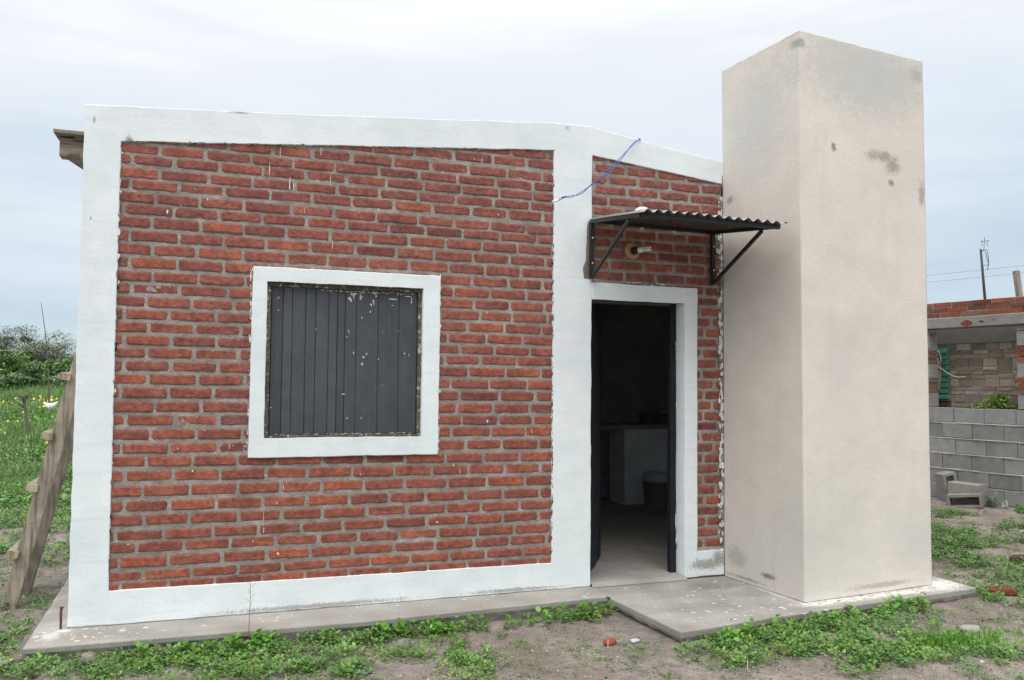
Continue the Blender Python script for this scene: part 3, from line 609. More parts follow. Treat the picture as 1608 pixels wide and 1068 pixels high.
# ------------------------------------------------------------------ awning
aw = thing('awning', 'small corrugated zinc awning on black iron brackets over the door', 'awning', (.53, -.02, 2.3))
ZB, ZF = 2.725, 2.622; YF = -.80; X0, X1 = -.012, 1.055
def az(y): return ZB+(ZF-ZB)*(y/YF)
ir = MB(); sF = (0, YF, ZF)
ir.beam((X0, YF, ZF), (X1+.005, YF-.035, ZF-.018), .028, .028, (0, 0, 1)); ir.build('frame_bar', M_iron, aw); ir = MB(); ir.beam((X0, -.018, ZB), (X1, -.018, ZB-.02), .028, .028, (0, 0, 1))
ir.build('frame_bar', M_iron, aw)
for xx, yf, zo in ((X0+.003, YF, 0), (X1-.012, YF-.03, -.015)):
    b_ = MB(); b_.beam((xx, -.022, 2.285), (xx, -.022, ZB-.01), .028, .030, (0, 1, 0)); 
    b_.beam((xx, -.02, ZB-.006+zo), (xx, yf, ZF-.004+zo*.7), .026, .028, (0, 0, 1)); b_.beam((xx+.002, -.035, 2.30), (xx+.002, yf*.79, az(yf*.79)-.02+zo*.8), .020, .024, (0, 0, 1))
    br = b_.build('bracket', M_iron, aw)
    for zz in (2.40, 2.59):
        bo = MB(); bo.lathe([(.007, 0), (.006, .004), (.002, .006)], (xx, -.037, zz), 8, (0, -1, 0)); bo.build('bolt', M_whiteplastic, br, True)
cs = MB(); us = np.linspace(0, 1, 150); vs = np.linspace(0, 1, 12)
def sheet(u, v, dz=0):
    x = X0-.015+u*(X1-X0+.045); y = -.012+(YF-.055-.03*u)*v; ph = (x-X0)/.076*2*math.pi
    z = ZB+.026+(ZF-ZB)*v-.026*u*(1)+.011*np.sin(ph)+.004*np.exp(-((u-.35)/.2)**2)*(v**2)-.010*(1-u)**3+.010*fbm(u*7, v*3, 0, 3, 2)*v
    return x, y, z+dz
V1, F1 = grid(us, vs, sheet); V2, F2 = grid(us, vs, lambda u, v: sheet(u, v, -.0016)); nn = len(us)*len(vs)
cs.add(np.concatenate([V1, V2]), F1.tolist()+(F2[:, ::-1]+nn).tolist()+[(i*12+11, i*12+11+12, nn+i*12+23, nn+i*12+11) for i in range(len(us)-1)]+[(i*12, nn+i*12, nn+i*12+12, i*12+12) for i in range(len(us)-1)], np.concatenate([np.full((nn, 3), .95), np.tile((.36, .32, .29), (nn, 1))]))  # underside vertices darker and browner: shade below the sheet put into its colour
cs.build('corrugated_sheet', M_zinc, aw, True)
pp = MB(); V, Fc = grid(np.linspace(0, math.pi, 9), np.linspace(0, 2*math.pi, 13), lambda a, b: (.27+.055*np.sin(a)*np.cos(b)*(1+.6*fbm(a*3, b*2, 0, 3, 1)), -.28+.035*np.sin(a)*np.sin(b), az(-.28)+.085+.022*np.cos(a)*(1+.9*fbm(a*3, b*2, 5, 3, 1))+.012*np.sin(a)*np.cos(b)))
pp.add(V, Fc.tolist()); tag(pp.build('crumpled_paper', M_cloth), 'crumpled white scrap lying on top of the zinc awning', 'scrap')

# wall lamp
lp = thing('wall_lamp', 'bare energy saving bulb on a round wooden base above the door', 'lamp', (.343, 0, 2.519))
m_ = MB(); m_.lathe([(.066, 0), (.066, .010), (.060, .016), (.03, .017)], (.343, .006, 2.519), 32, (0, -1, 0)); m_.build('rose', M_ring, lp, True)
m_ = MB(); m_.lathe([(.030, 0), (.030, .02), (.022, .05), (.020, .06)], (.347, -.010, 2.517), 20, (.25, -.95, .05)); m_.build('socket', M_black, lp, True)
m_ = MB(); bd_ = np.array([.55, -.8, .02]); bd_ /= np.linalg.norm(bd_); b0 = np.array([.36, -.062, 2.516])
m_.lathe([(.016, 0), (.022, .008), (.022, .035), (.018, .045)], b0, 16, bd_)
for k in range(3):
    a = k*2.094; s1 = np.cross(bd_, (0, 0, 1)); s1 /= np.linalg.norm(s1); s2 = np.cross(bd_, s1); o1 = (s1*math.cos(a)+s2*math.sin(a))*.013; o2 = (s1*math.cos(a+.9)+s2*math.sin(a+.9))*.013
    m_.tube([b0+o1+bd_*.04, b0+o1+bd_*.10, b0+(o1+o2)/2+bd_*.108, b0+o2+bd_*.10, b0+o2+bd_*.04], .0055, 8)
m_.build('bulb', M_whiteplastic, lp, True)

# blue cable
cb = thing('blue_cable', 'thin twisted blue cable hanging from the roof edge across the white column', 'cable', (.39, -.02, 3.38))
m_ = MB(); ctrl = np.array([(.43, .03, 3.392), (.388, -.02, 3.388), (.30, -.05, 3.31), (.16, -.06, 3.15), (-.034, -.07, 2.987), (-.12, -.09, 2.915), (-.20, -.10, 2.878), (-.27, -.10, 2.862), (-.32, -.10, 2.836)])
def crv(P, n=60):
    t = np.linspace(0, len(P)-1, n); i = np.clip(np.floor(t).astype(int), 0, len(P)-2); f = t-i
    P0, P1_, P2_, P3 = P[np.maximum(i-1, 0)], P[i], P[i+1], P[np.minimum(i+2, len(P)-1)]; f = f[:, None]
    return .5*((2*P1_)+(-P0+P2_)*f+(2*P0-5*P1_+4*P2_-P3)*f**2+(-P0+3*P1_-3*P2_+P3)*f**3)
C1 = crv(ctrl); tt = np.linspace(0, 1, 60)
for sg in (1, -1):
    off = np.stack([0*tt, -.004*np.cos(tt*22+sg), .006*np.sin(tt*22)*sg+sg*.011*np.exp(-((tt-.45)/.12)**2)], 1); m_.tube(C1+off, .0033, 6)
m_.build('strand', M_blue, cb, True)
m_ = MB(); m_.tube([(-.255, -.10, 2.872), (-.27, -.10, 2.862), (-.285, -.10, 2.862)], .006, 8); m_.build('tape', M_black, cb, True)
m_ = MB(); m_.tube([(-.315, -.10, 2.839), (-.365, -.10, 2.820)], .0085, 10); m_.build('connector', M_whiteplastic, cb, True)

# ------------------------------------------------------------------ ladder
ld = thing('wooden_ladder', 'weathered home-made wooden ladder leaning against the left side of the house', 'ladder', (-4.0, 1.2, -.12))
for yy, tn in ((1.0, 1.0), (1.44, .75)):
    m_ = MB(); m_.beam((-3.985, yy, -.14), (-3.985+.640*2.12/2.76, yy, 1.98), .045, .10, (1, 0, -.2), .006, seg=24, wob=.0004, col=(tn, tn*.98, tn*.95)); m_.build('stile', M_wood, ld)
for zz in (.285, .74, 1.10, 1.52):
    t = (zz+.14)/2.76; xx = -3.985+.640*t; m_ = MB(); m_.beam((xx-.068, .945, zz), (xx-.068, 1.53, zz+.01), .05, .075, (.97, 0, -.2), .004, col=(1.15, 1.1, 1.0)); m_.build('rung', M_wood, ld)
# iron stub beside the corner
m_ = MB(); m_.tube([(-3.49, .02, -.02), (-3.492, .02, .10), (-3.488, .02, .125)], .007, 8); m_.lathe([(.012, 0), (.012, .008)], (-3.489, .02, .12), 8)
tag(m_.build('iron_rod', mat('rust', (.12, .05, .03), .9, .3, 40, .1, .5), smooth=False), 'short rusty iron rod sticking out at the foot of the left house corner', 'rod')

# ------------------------------------------------------------------ right: block wall and unfinished house
P1 = np.array([6.32, 2.903]); e_ = np.array([.18107, -.98347]); nb = np.array([.98347, .18107])
def WP(s, off, z): return np.array([P1[0]+e_[0]*s+nb[0]*off, P1[1]+e_[1]*s+nb[1]*off, z])
def wbx(mb, s0, s1, o0, o1, z0, z1, colr=None, j=0, bev=0):
    c = WP((s0+s1)/2, (o0+o1)/2, (z0+z1)/2); rot = np.array([[e_[0], nb[0], 0], [e_[1], nb[1], 0], [0, 0, 1]])
    if not bev: return mb.box(c, (s1-s0, o1-o0, z1-z0), rot, j, colr)
    a, b = WP(s0, (o0+o1)/2, (z0+z1)/2), WP(s1, (o0+o1)/2, (z0+z1)/2); return mb.beam(a, b, o1-o0, z1-z0, (0, 0, 1), bev, colr)
bw = thing('block_wall', 'low unplastered grey concrete block wall right of the tower', 'wall', tuple(WP(0, 0, 0)))
m_ = MB(); zc = 1.215
for k in range(7):
    z1 = zc-.2*k; z0 = z1-.19; s = -3.6+(.2 if k % 2 else 0)+(-.055 if k % 2 == 0 else -.02)+rng.normal(0, .012)
    while s < 4.5:
        L_ = .395+rng.normal(0, .004); t = .275+rng.normal(0, .026); o_ = rng.normal(0, .004); tz = rng.normal(0, .003)
        wbx(m_, s, s+L_-.008, o_, .18+o_, z0+tz+.004, z1+tz-.004, (t, t*.985, t*.96), bev=.004); s += L_
m_.build('blocks', M_block, bw)
m_ = MB(); wbx(m_, -3.6, 4.5, .012, .168, -.3, 1.205); m_.build('core', mat('dark_joint', (.10, .095, .09), .95, .2, 10, .1, .5), bw); m_ = MB()
for k in range(1, 7):       # squeezed mortar along each course
    us = np.linspace(-3.6, 4.5, 500); z1 = zc-.2*k+.005
    V, Fc = grid(us, np.linspace(0, 1, 4), lambda u, v: (WP(0, 0, 0)[0]+e_[0]*u+nb[0]*(-.004-.030*np.maximum(0, fbm(u*9, k*3., 0, 4, 3)+.15)*np.sin(v*3.14)), WP(0, 0, 0)[1]+e_[1]*u+nb[1]*(-.004-.030*np.maximum(0, fbm(u*9, k*3., 0, 4, 3)+.15)*np.sin(v*3.14)), z1+(v-.5)*(.016+.03*np.abs(fbm(u*6, k*5., 0, 4, 8)))))
    m_.add(V, Fc.tolist())
m_.build('mortar', M_blockmortar, bw)
uh = thing('unfinished_house', 'unfinished brick house with open porch behind the block wall', 'house', tuple(WP(.6, .6, 0)))
def rowbricks(mb, s0, s1, off, z0, z1, rowh, blen, tones, dep=.05, alt=None, jo=.004):
    z = z0; k = 0
    while z < z1-.01:
        hh = rowh if not alt else alt[k % len(alt)]
        hh = min(hh, z1-z)
        s = s0-rng.random()*blen
        while s < s1:
            bl = blen*(1+rng.normal(0, .06)); a, b = max(s+.006, s0), min(s+bl-.006, s1)
            if b-a > .02:
                t = np.array(tones[rng.integers(len(tones))])*(1+rng.normal(0, .12)); o_ = off+rng.normal(0, jo)
                wbx(mb, a, b, o_, o_+dep, z+.005, z+hh-.006, t, j=.0025)
            s += bl
        z += hh; k += 1
RED = [(.26, .075, .045), (.22, .08, .05), (.30, .10, .055), (.20, .12, .09), (.17, .07, .05)]
TAN = [(.36, .29, .235), (.33, .26, .21), (.42, .37, .31), (.30, .235, .19), (.45, .41, .35), (.34, .24, .18)]
pr_ = MB(); rowbricks(pr_, -3, 4, -.02, 2.40, 2.60, .066, .26, RED, .25); pr_.build('parapet', M_stone, uh)
pm = MB(); wbx(pm, -3, 4, -.01, .22, 2.39, 2.595); pm.build('mortar', M_blockmortar, uh)
bm = MB(); wbx(bm, -3, 4, -.06, .22, 2.255, 2.392, (.27, .26, .24), bev=.008); bm.build('beam', M_block, uh)
for s, z, r_, c_ in ((.52, 2.30, .05, (.22, .06, .04)), (.70, 2.315, .02, (.03, .03, .03)), (.86, 2.33, .01, (.05, .05, .05))):
    hb = MB(); n = 12; a = np.linspace(0, 6.28, n, endpoint=False); rr = r_*(1+rng.normal(0, .25, n)); hb.add([WP(s+rr[i]*1.2*math.cos(a[i]), -.0625, z+rr[i]*.6*math.sin(a[i])) for i in range(n)], [tuple(range(n))], c_)
    hb.build('broken_patch', M_stone, uh)
def pillar(s0, s1):
    p = MB(); z = 1.22; kinds = ['b', 'B', 'B', 'b', 'r', 'r', 'b', 'r', 'r', 'b', 'r']
    seq = [('g', .19), ('r', .065), ('r', .065), ('r', .065), ('g', .19), ('r', .065), ('r', .065), ('r', .065), ('g', .19), ('g', .12)]
    for kd, hh in seq:
        if kd == 'g': wbx(p, s0, s1, .0, .18, z+.004, min(z+hh, 2.222)-.004, (.29, .285, .27), bev=.005)
        else: wbx(p, s0+rng.normal(0, .008), s1, -.01, .18, z+.005, z+hh-.005, RED[rng.integers(5)] if s0 > 0 else (.22, .14, .11), j=.003)
        z += hh
    p.build('pillar', M_stone, uh)
pillar(-.40, -.045); pillar(1.098, 1.46)
OB = .45
lt = MB(); wbx(lt, -3, 3, OB-.03, OB+.2, 2.07, 2.30, (.26, .25, .23), bev=.006); lt.build('lintel', M_block, uh)
rowm = MB(); rowbricks(rowm, -.04, 3, OB, .2, 2.07, .07, .19, TAN, .05, alt=[.055, .055, .105, .055, .055, .105, .055]); rowbricks(rowm, -.34, -.04, OB, .2, 1.30, .07, .2, RED, .05); rowbricks(rowm, -2, -.34, OB, .2, 2.07, .07, .2, TAN, .05); rowm.build('back_wall', M_stone, uh)
rowm = MB(); wbx(rowm, -2.9, 2.9, OB+.012, OB+.16, 0, 2.2); rowm.build('mortar', M_blockmortar, uh)
shg = MB(); wbx(shg, -.31, -.04, OB-.035, OB-.022, 1.30, 2.03)
for k in range(9):
    z = 1.36+k*.078; c = WP(-.172, OB-.045, z); rot = np.array([[e_[0], nb[0], 0], [e_[1], nb[1], 0], [0, 0, 1]]); tl = np.array([[1, 0, 0], [0, math.cos(.35), math.sin(.35)], [0, -math.sin(.35), math.cos(.35)]])
    shg.box(c, (.262, .008, .07), rot@tl)
shg.build('louvred_shutter', M_green, uh)
bt_ = MB(); bt_.beam(WP(-.16, OB-.09, 1.46), WP(-.13, OB-.09, 1.80), .045, .02, (0, 0, 1), col=(1.3, 1.2, 1.1)); bt_.build('batten', M_wood, uh)
ro = thing('white_cord', 'loose white cord knotted over the green shutter of the unfinished house', 'cord', tuple(WP(-.4, OB-.1, 1.97)))
m_ = MB()
for P in ([WP(-0.315, OB-.09, 2.0), WP(-0.165, OB-.10, 1.985), WP(-0.125, OB-.10, 1.93), WP(-0.105, OB-.11, 1.85), WP(-0.135, OB-.11, 1.80), WP(-0.150, OB-.11, 1.90), WP(-0.165, OB-.11, 1.98)], [WP(-0.185, OB-.11, 1.73), WP(-0.145, OB-.12, 1.76), WP(-0.105, OB-.12, 1.74), WP(0.015, OB-.11, 1.66), WP(0.115, OB-.10, 1.62), WP(0.215, OB-.08, 1.625)], [WP(-0.160, OB-.115, 1.98), WP(-0.155, OB-.115, 1.85), WP(-0.145, OB-.115, 1.74)]):
    m_.tube(crv(np.array(P), 30), .0065, 6)
m_.build('loop', M_whiteplastic, ro, True)
# antenna and post on the roof
an_ = thing('television_antenna', 'thin mast with a wire antenna on the roof of the unfinished house', 'antenna', tuple(WP(.66, .1, 2.59)))
m_ = MB(); m_.tube([WP(.668, .1, 2.5), WP(.62, .1, 3.255)], [.017, .014], 8); m_.build('mast', mat('rusty_pipe', (.08, .07, .075), .7, .2, 20, .1, .1), an_, True)
m_ = MB(); top = WP(.62, .1, 3.235)
ax1 = np.array([e_[0], e_[1], 0]); 
m_.tube([top, top+ax1*.085], .005, 5); m_.tube([top+ax1*.085+np.array([0, 0, -.02]), top+ax1*.10+np.array([0, 0, -.13]), top+ax1*.085+np.array([0, 0, -.26])], .004, 5); m_.tube([top+ax1*.06+np.array([0, 0, -.02]), top+ax1*.10+np.array([0, 0, -.20])], .004, 5)
m_.tube([top+ax1*.04, top+ax1*.055+np.array([0, 0, .17])], .003, 5); m_.tube([top+ax1*.0+np.array([0, 0, .12]), top+ax1*.12+np.array([0, 0, .115])], .003, 5)
m_.tube([top+ax1*.02+np.array([0, 0, .06]), top+ax1*.02+np.array([0, 0, .13])], .003, 5); m_.tube([top+ax1*.09+np.array([0, 0, .05]), top+ax1*.08+np.array([0, 0, .12])], .003, 5); m_.tube([top+ax1*.03+np.array([0, 0, -.19]), top+ax1*.09+np.array([0, 0, -.195])], .003, 5)
m_.build('wire_element', M_iron, an_, True)
m_ = MB(); m_.beam(WP(1.10, .1, 2.5), WP(1.055, .1, 2.925), .062, .062, (0, 1, 0), .006, col=(.8, .8, .8)); tag(m_.build('timber_post', M_wood), 'short grey timber post standing up from the roof of the unfinished house', 'post')
for k, (za, zb_) in enumerate(((6.0, 7.8), (5.7, 7.45))):
    pts = [np.array([12+ (38-12)*t, 40-22*t, za+(zb_-za)*t-1.2*4*t*(1-t)*.35]) for t in np.linspace(0, 1, 20)]
    m_ = MB(); m_.tube(pts, .0055, 5); tag(m_.build('overhead_wire', M_iron, smooth=True), ('upper' if k == 0 else 'lower')+' of two thin overhead wires crossing the sky behind the antenna', 'wire', 'overhead wires')

# loose concrete blocks and rubble at the wall
def hollow(mb, c, d, yawz, tilt=0, t=(.29, .275, .255), wall=.03, lay='y', roll_=0, cells=2):
    """hollow block: a shell with a web, open on two faces"""
    Lx, Ly, Lz = d; Rz = np.array([[math.cos(yawz), -math.sin(yawz), 0], [math.sin(yawz), math.cos(yawz), 0], [0, 0, 1]])
    Rx = np.array([[1, 0, 0], [0, math.cos(tilt), -math.sin(tilt)], [0, math.sin(tilt), math.cos(tilt)]]); Ry = np.array([[math.cos(roll_), 0, math.sin(roll_)], [0, 1, 0], [-math.sin(roll_), 0, math.cos(roll_)]])
    Rm = Rz@Rx@Ry
    def b(cx_, cy_, cz_, dx, dy, dz): mb.box(np.array(c)+Rm@np.array([cx_, cy_, cz_]), (dx, dy, dz), Rm, .0025, t)
    b(0, 0, Lz/2-wall/2, Lx, Ly, wall); b(0, 0, -Lz/2+wall/2, Lx, Ly, wall); b(-Lx/2+wall/2, 0, 0, wall, Ly-.001, Lz-2*wall); b(Lx/2-wall/2, 0, 0, wall, Ly-.001, Lz-2*wall)
    if cells == 2: b(0, 0, 0, wall, Ly-.002, Lz-2*wall)
gb = lambda p: float(H(p[0], p[1]))
m_ = MB(); p = WP(.27, -.15, 0); hollow(m_, (p[0], p[1], gb(p)+.185), (.36, .17, .18), math.atan2(e_[1], e_[0])+1.2, 0, roll_=1.35); tag(m_.build('hollow_block', M_block), 'grey hollow block standing on end against the block wall', 'block', 'loose concrete blocks')
m_ = MB(); p = WP(.60, -.24, 0); m_.beam((p[0]-.06, p[1]+.19, gb(p)+.19), (p[0]+.03, p[1]-.19, gb(p)+.185), .18, .17, (0, 0, 1), .012, (.29, .27, .245)); q = np.array([p[0]-.125, p[1]+.11, gb(p)+.205])
tag(m_.build('concrete_block', M_block), 'whole grey block lying flat on top of another by the wall', 'block', 'loose concrete blocks')
m_ = MB(); m_.beam((p[0]-.07, p[1]+.20, gb(p)+.045), (p[0]+.06, p[1]-.20, gb(p)+.04), .24, .11, (0, 0, 1), .012, (.27, .24, .215)); tag(m_.build('concrete_block', M_block), 'half buried block lying under the whole grey block', 'block', 'loose concrete blocks')
m_ = MB(); p = np.array([6.02, 2.16, 0]); hollow(m_, (p[0], p[1], gb(p)+.075), (.38, .20, .16), -1.15+.2, 0, roll_=-.10, cells=1, t=(.25, .23, .205)); tag(m_.build('hollow_block', M_block), 'broken hollow block with a flat top in front of the stacked blocks', 'block', 'loose concrete blocks')
m_ = MB(); p = np.array([6.34, 1.98, 0]); gz = gb(p)
m_.box((p[0], p[1], gz+.02), (.05, .20, .035), None, .005, (.48, .45, .41)); m_.box((p[0]-.01, p[1]+.09, gz+.08), (.045, .035, .10), None, .005, (.48, .45, .41)); m_.box((p[0]+.01, p[1]-.09, gz+.06), (.045, .035, .07), None, .005, (.48, .45, .41))
tag(m_.build('block_fragment', M_block), 'pale u-shaped block fragment lying at the foot of the block wall', 'fragment')
def rock(name, x, y, sx, sy, sz, tone, label, cat='stone', ang=0., s=1, sink=.3, rough_=.35):
    V, Fc = grid(np.linspace(0, math.pi, 14), np.linspace(0, 2*math.pi, 22), lambda a, b: (np.sin(a)*np.cos(b), np.sin(a)*np.sin(b), np.cos(a)))
    V = np.sign(V)*np.abs(V)**.75; V = V*(1+rough_*fbm(V[:, 0]*1.7+s*7, V[:, 1]*1.7, V[:, 2]*1.7, 4, s)[:, None]*2)*np.array([sx, sy, sz])
    c, s_ = math.cos(ang), math.sin(ang); V = V@np.array([[c, s_, 0], [-s_, c, 0], [0, 0, 1]])+np.array([x, y, gb((x, y))+sz*(1-sink)])
    m_ = MB(); m_.add(V, Fc.tolist(), tone); return tag(m_.build(name, M_stone, smooth=True), label, cat)
rock('brick_piece', 2.97, -.90, .115, .045, .035, (.16, .055, .035), 'dark red weathered brick lying beside the right end of the porch slab', 'brick', -.5, 2, .2, .2)
rock('flat_stone', 1.98, -1.52, .075, .05, .022, (.34, .32, .29), 'flat pale grey stone on bare soil right of the porch', 'stone', .3, 4, .2)
rock('flat_tile', 3.72, .22, .09, .05, .012, (.33, .27, .21), 'flat tan slab of rubble on the weeds right of the tower', 'rubble', .2, 5, .0, .15)
rock('brick_piece', -.33, -1.0, .05, .025, .02, (.33, .09, .05), 'small orange brick piece on the soil below the doorway', 'brick', .4, 6)
rock('flat_stone', -.17, -1.02, .03, .02, .012, (.5, .48, .45), 'small white stone beside the orange brick piece', 'stone', .1, 7)
rock('flat_tile', .20, -1.245, .05, .03, .012, (.30, .24, .2), 'broken brown tile under the near corner of the porch', 'rubble', .3, 8, .1, .15)
rock('dark_rubble', 4.05, -.18, .09, .07, .04, (.08, .05, .04), 'dark clod of rubble at the right edge of the yard', 'rubble', 0, 9)
rock('brick_piece', .55, -1.52, .022, .015, .012, (.35, .15, .09), 'tiny pinkish brick crumb among weeds in front of the porch', 'brick', 0, 10)
rock('grey_stone', -1.53, -.62, .04, .035, .03, (.25, .22, .22), 'rounded grey stone among the weeds under the brick wall', 'stone', 0, 11)
rock('grey_stone', -3.28, -.42, .05, .04, .04, (.26, .23, .19), 'angular grey stone at the foot of the slab near its left corner', 'stone', 0, 12)
rock('grey_stone', -3.72, -.36, .045, .04, .03, (.28, .26, .24), 'pale broken stone at the outer left corner of the slab', 'stone', 0, 13)
# gravel and crumbs
def pebbles(n, box, smin, smax, mat_, name, tones, seed, dens=None):
    r = np.random.default_rng(seed); x = r.uniform(box[0], box[1], n); y = r.uniform(box[2], box[3], n)
    if dens is not None: k = r.random(n) < dens(x, y); x, y = x[k], y[k]; n = len(x)
    base = np.array([(1, 0, 0), (-1, 0, 0), (0, 1, 0), (0, -1, 0), (0, 0, 1), (0, 0, -.5), ], float); tri = np.array([(0, 2, 4), (2, 1, 4), (1, 3, 4), (3, 0, 4), (2, 0, 5), (1, 2, 5), (3, 1, 5), (0, 3, 5)])
    s = smin+(smax-smin)*r.random(n)**3; sc_ = s[:, None, None]*(1+r.normal(0, .3, (n, 6, 3))); V = base[None]*sc_*np.array([1, .8, .6]); a = r.random(n)*6.28; c, s_ = np.cos(a)[:, None], np.sin(a)[:, None]
    V = np.stack([V[..., 0]*c-V[..., 1]*s_, V[..., 0]*s_+V[..., 1]*c, V[..., 2]], -1)+np.stack([x, y, H(x, y)+.1*s], -1)[:, None]
    T = np.array(tones)[r.integers(len(tones), size=n)]*(1+r.normal(0, .15, (n, 1))); Fc = (tri[None]+6*np.arange(n)[:, None, None]).reshape(-1, 3)
    return fastmesh(name, V.reshape(-1, 3), Fc, np.repeat(T, 6, 0), mat_)
def outside(x, y): return ~(((x > -3.7) & (x < .02) & (y > -.36)) | ((x > -.02) & (x < 2.78) & (y > -1.20+.11*x)))
o = pebbles(60000, (-5, 4.5, -3.2, 2.2), .002, .013, M_stone, 'gravel', [(.30, .27, .24), (.38, .36, .33), (.24, .2, .17), (.17, .14, .12), (.33, .3, .27)], 5, lambda x, y: outside(x, y)*(.3+.9*vn(x*2, y*2)))
tag(o, 'small grey gravel and crumbs strewn over the bare soil', 'gravel', kind='stuff')
o = pebbles(700, (-4.5, 6.3, -3.2, 3), .004, .018, M_stone, 'brick_crumbs', [(.30, .10, .06), (.33, .14, .09), (.55, .53, .5), (.4, .37, .33)], 6, lambda x, y: outside(x, y)*1.)
tag(o, 'scattered orange brick crumbs and pale chips on the soil', 'rubble', kind='stuff')

# ------------------------------------------------------------------ weeds
def leaves(c, d, L_, W_, fold, curl, colr):
    """c base points, d unit directions, arrays; each leaf a folded, drooping blade of two rows"""
    n = len(c); up = np.array([0, 0, 1.]); sdv = np.cross(d, up); sdv /= np.linalg.norm(sdv, axis=1)[:, None]+1e-9; nr = np.cross(sdv, d)
    L_ = L_[:, None]; W_ = W_[:, None]; curl = curl[:, None]; fold = fold[:, None]
    m0 = c; m1 = c+d*L_*.5+nr*L_*.06; m2 = c+d*L_-up*curl*L_
    l1 = c+d*L_*.30-sdv*W_*.5+nr*fold*W_; l2 = c+d*L_*.72-sdv*W_*.38+nr*fold*W_-up*curl*L_*.4
    r1 = c+d*L_*.30+sdv*W_*.5+nr*fold*W_; r2 = c+d*L_*.72+sdv*W_*.38+nr*fold*W_-up*curl*L_*.4
    V = np.stack([m0, l1, l2, m2, r2, r1, m1], 1)
    t = np.array([(0, 6, 1), (1, 6, 2), (2, 6, 3), (3, 6, 4), (4, 6, 5), (5, 6, 0)]); Fc = (t[None]+7*np.arange(n)[:, None, None]).reshape(-1, 3)
    return V.reshape(-1, 3), Fc, np.repeat(colr, 7, 0)
def weeds(px, py, pr, nleaf, lmin, lmax, hgt, seed, tones, name, mat_=M_leaf, wide=.62, stem=.5):
    """plants at px,py with radius pr"""
    r = np.random.default_rng(seed); n = len(px); k = np.repeat(np.arange(n), nleaf); m = len(k); a = r.random(m)*6.28; q = np.sqrt(r.random(m)); rad = pr[k]*q
    x = px[k]+rad*np.cos(a); y = py[k]+rad*np.sin(a); hh = hgt[k]*(.12+.88*r.random(m))*(1-.55*q**2)
    z = H(x, y)+hh; el = r.uniform(-.1, .75, m)+.3*(hh/hgt[k]); aa = a+r.normal(0, .9, m)
    d = np.stack([np.cos(aa)*np.cos(el), np.sin(aa)*np.cos(el), np.sin(el)], 1)
    L_ = (lmin+(lmax-lmin)*r.random(m))*(.8+.4*r.random(n)[k]); W_ = L_*wide*(.8+.4*r.random(m))
    T = np.array(tones)[r.integers(len(tones), size=n)][k]*(1+r.normal(0, .16, (m, 1)))*(1+r.normal(0, .12, (n, 1))[k])
    yel = (r.random(m) < .04)[:, None]; T = np.where(yel, np.array([.28, .27, .07]), T)
    return leaves(np.stack([x, y, z], 1)-d*L_[:, None]*.3, d, L_, W_, r.uniform(.05, .3, m), r.uniform(-.05, .3, m), np.clip(T, .004, 1))
GT = [(.17, .34, .075), (.145, .30, .075), (.21, .39, .085), (.155, .29, .11), (.24, .39, .12)]
DT = [(.14, .235, .08), (.16, .25, .10), (.12, .23, .065), (.19, .26, .13)]
def patchpts(patches, seed, spread=1.):
    r = np.random.default_rng(seed); X, Y, Rr = [], [], []
    for (x, y, rx, ry, n) in patches:
        a = r.random(n)*6.28; q = np.sqrt(r.random(n))*(1+1.5*r.random(n)**3); xx = x+rx*q*np.cos(a); yy = y+ry*q*np.sin(a); X.append(xx); Y.append(yy)
    X = np.concatenate(X); Y = np.concatenate(Y); k = outside(X, Y); return X[k], Y[k]
def gxy(u, v, z=-.115):
    r = F+R2*(u-804)/FPX+U2*(534-v)/FPX; t = (z-CAM[2])/r[2]; p = CAM+r*t; return p[0], p[1]
def pp_(u, v, ru, rv, n):
    x, y = gxy(u, v); x2, _ = gxy(u+ru, v); _, y2 = gxy(u, v-rv); return (x, y, abs(x2-x), max(abs(y2-y), .03), n)
# broad-leaved weeds, dense beds (places read off the ground of the yard)
dense = [pp_(60, 1045, 75, 22, 60), pp_(210, 1035, 90, 26, 90), pp_(330, 1015, 110, 30, 130), pp_(270, 1055, 110, 20, 80), pp_(450, 1005, 60, 22, 60), pp_(440, 1050, 90, 18, 60), pp_(530, 1003, 40, 14, 30), pp_(590, 985, 45, 14, 34), pp_(570, 1010, 25, 12, 14), pp_(640, 990, 30, 12, 22), pp_(668, 1000, 40, 8, 18), pp_(760, 972, 40, 10, 26), pp_(815, 966, 18, 8, 12), pp_(868, 968, 36, 8, 22), pp_(925, 968, 36, 9, 24), pp_(905, 975, 25, 8, 14), pp_(1155, 1010, 40, 14, 30), pp_(1230, 1000, 60, 20, 80), pp_(1310, 985, 60, 22, 90), pp_(1385, 975, 55, 20, 80), pp_(1210, 1025, 60, 14, 50), pp_(1300, 1020, 70, 18, 60), pp_(1370, 1030, 60, 20, 54), pp_(1430, 1010, 25, 12, 16), pp_(1345, 1055, 40, 12, 20), pp_(1100, 1030, 40, 9, 16), pp_(1480, 1030, 90, 20, 50), pp_(1590, 1040, 30, 9, 16), pp_(1545, 938, 22, 7, 16), pp_(720, 1020, 22, 6, 10), pp_(710, 1045, 30, 8, 14), pp_(745, 1060, 30, 8, 12), pp_(520, 1040, 40, 14, 20), pp_(545, 1060, 40, 10, 16), pp_(640, 1030, 30, 7, 9), pp_(1180, 1050, 45, 8, 16), pp_(1400, 1045, 30, 8, 12)]
def mk(name, parts, label, cat='weeds', mat_=M_leaf):
    V = np.concatenate([p[0] for p in parts]); off = np.cumsum([0]+[len(p[0]) for p in parts[:-1]]); Fc = np.concatenate([p[1]+o for p, o in zip(parts, off)]); C_ = np.concatenate([p[2] for p in parts])
    return tag(fastmesh(name, V, Fc, C_, mat_), label, cat, kind='stuff')
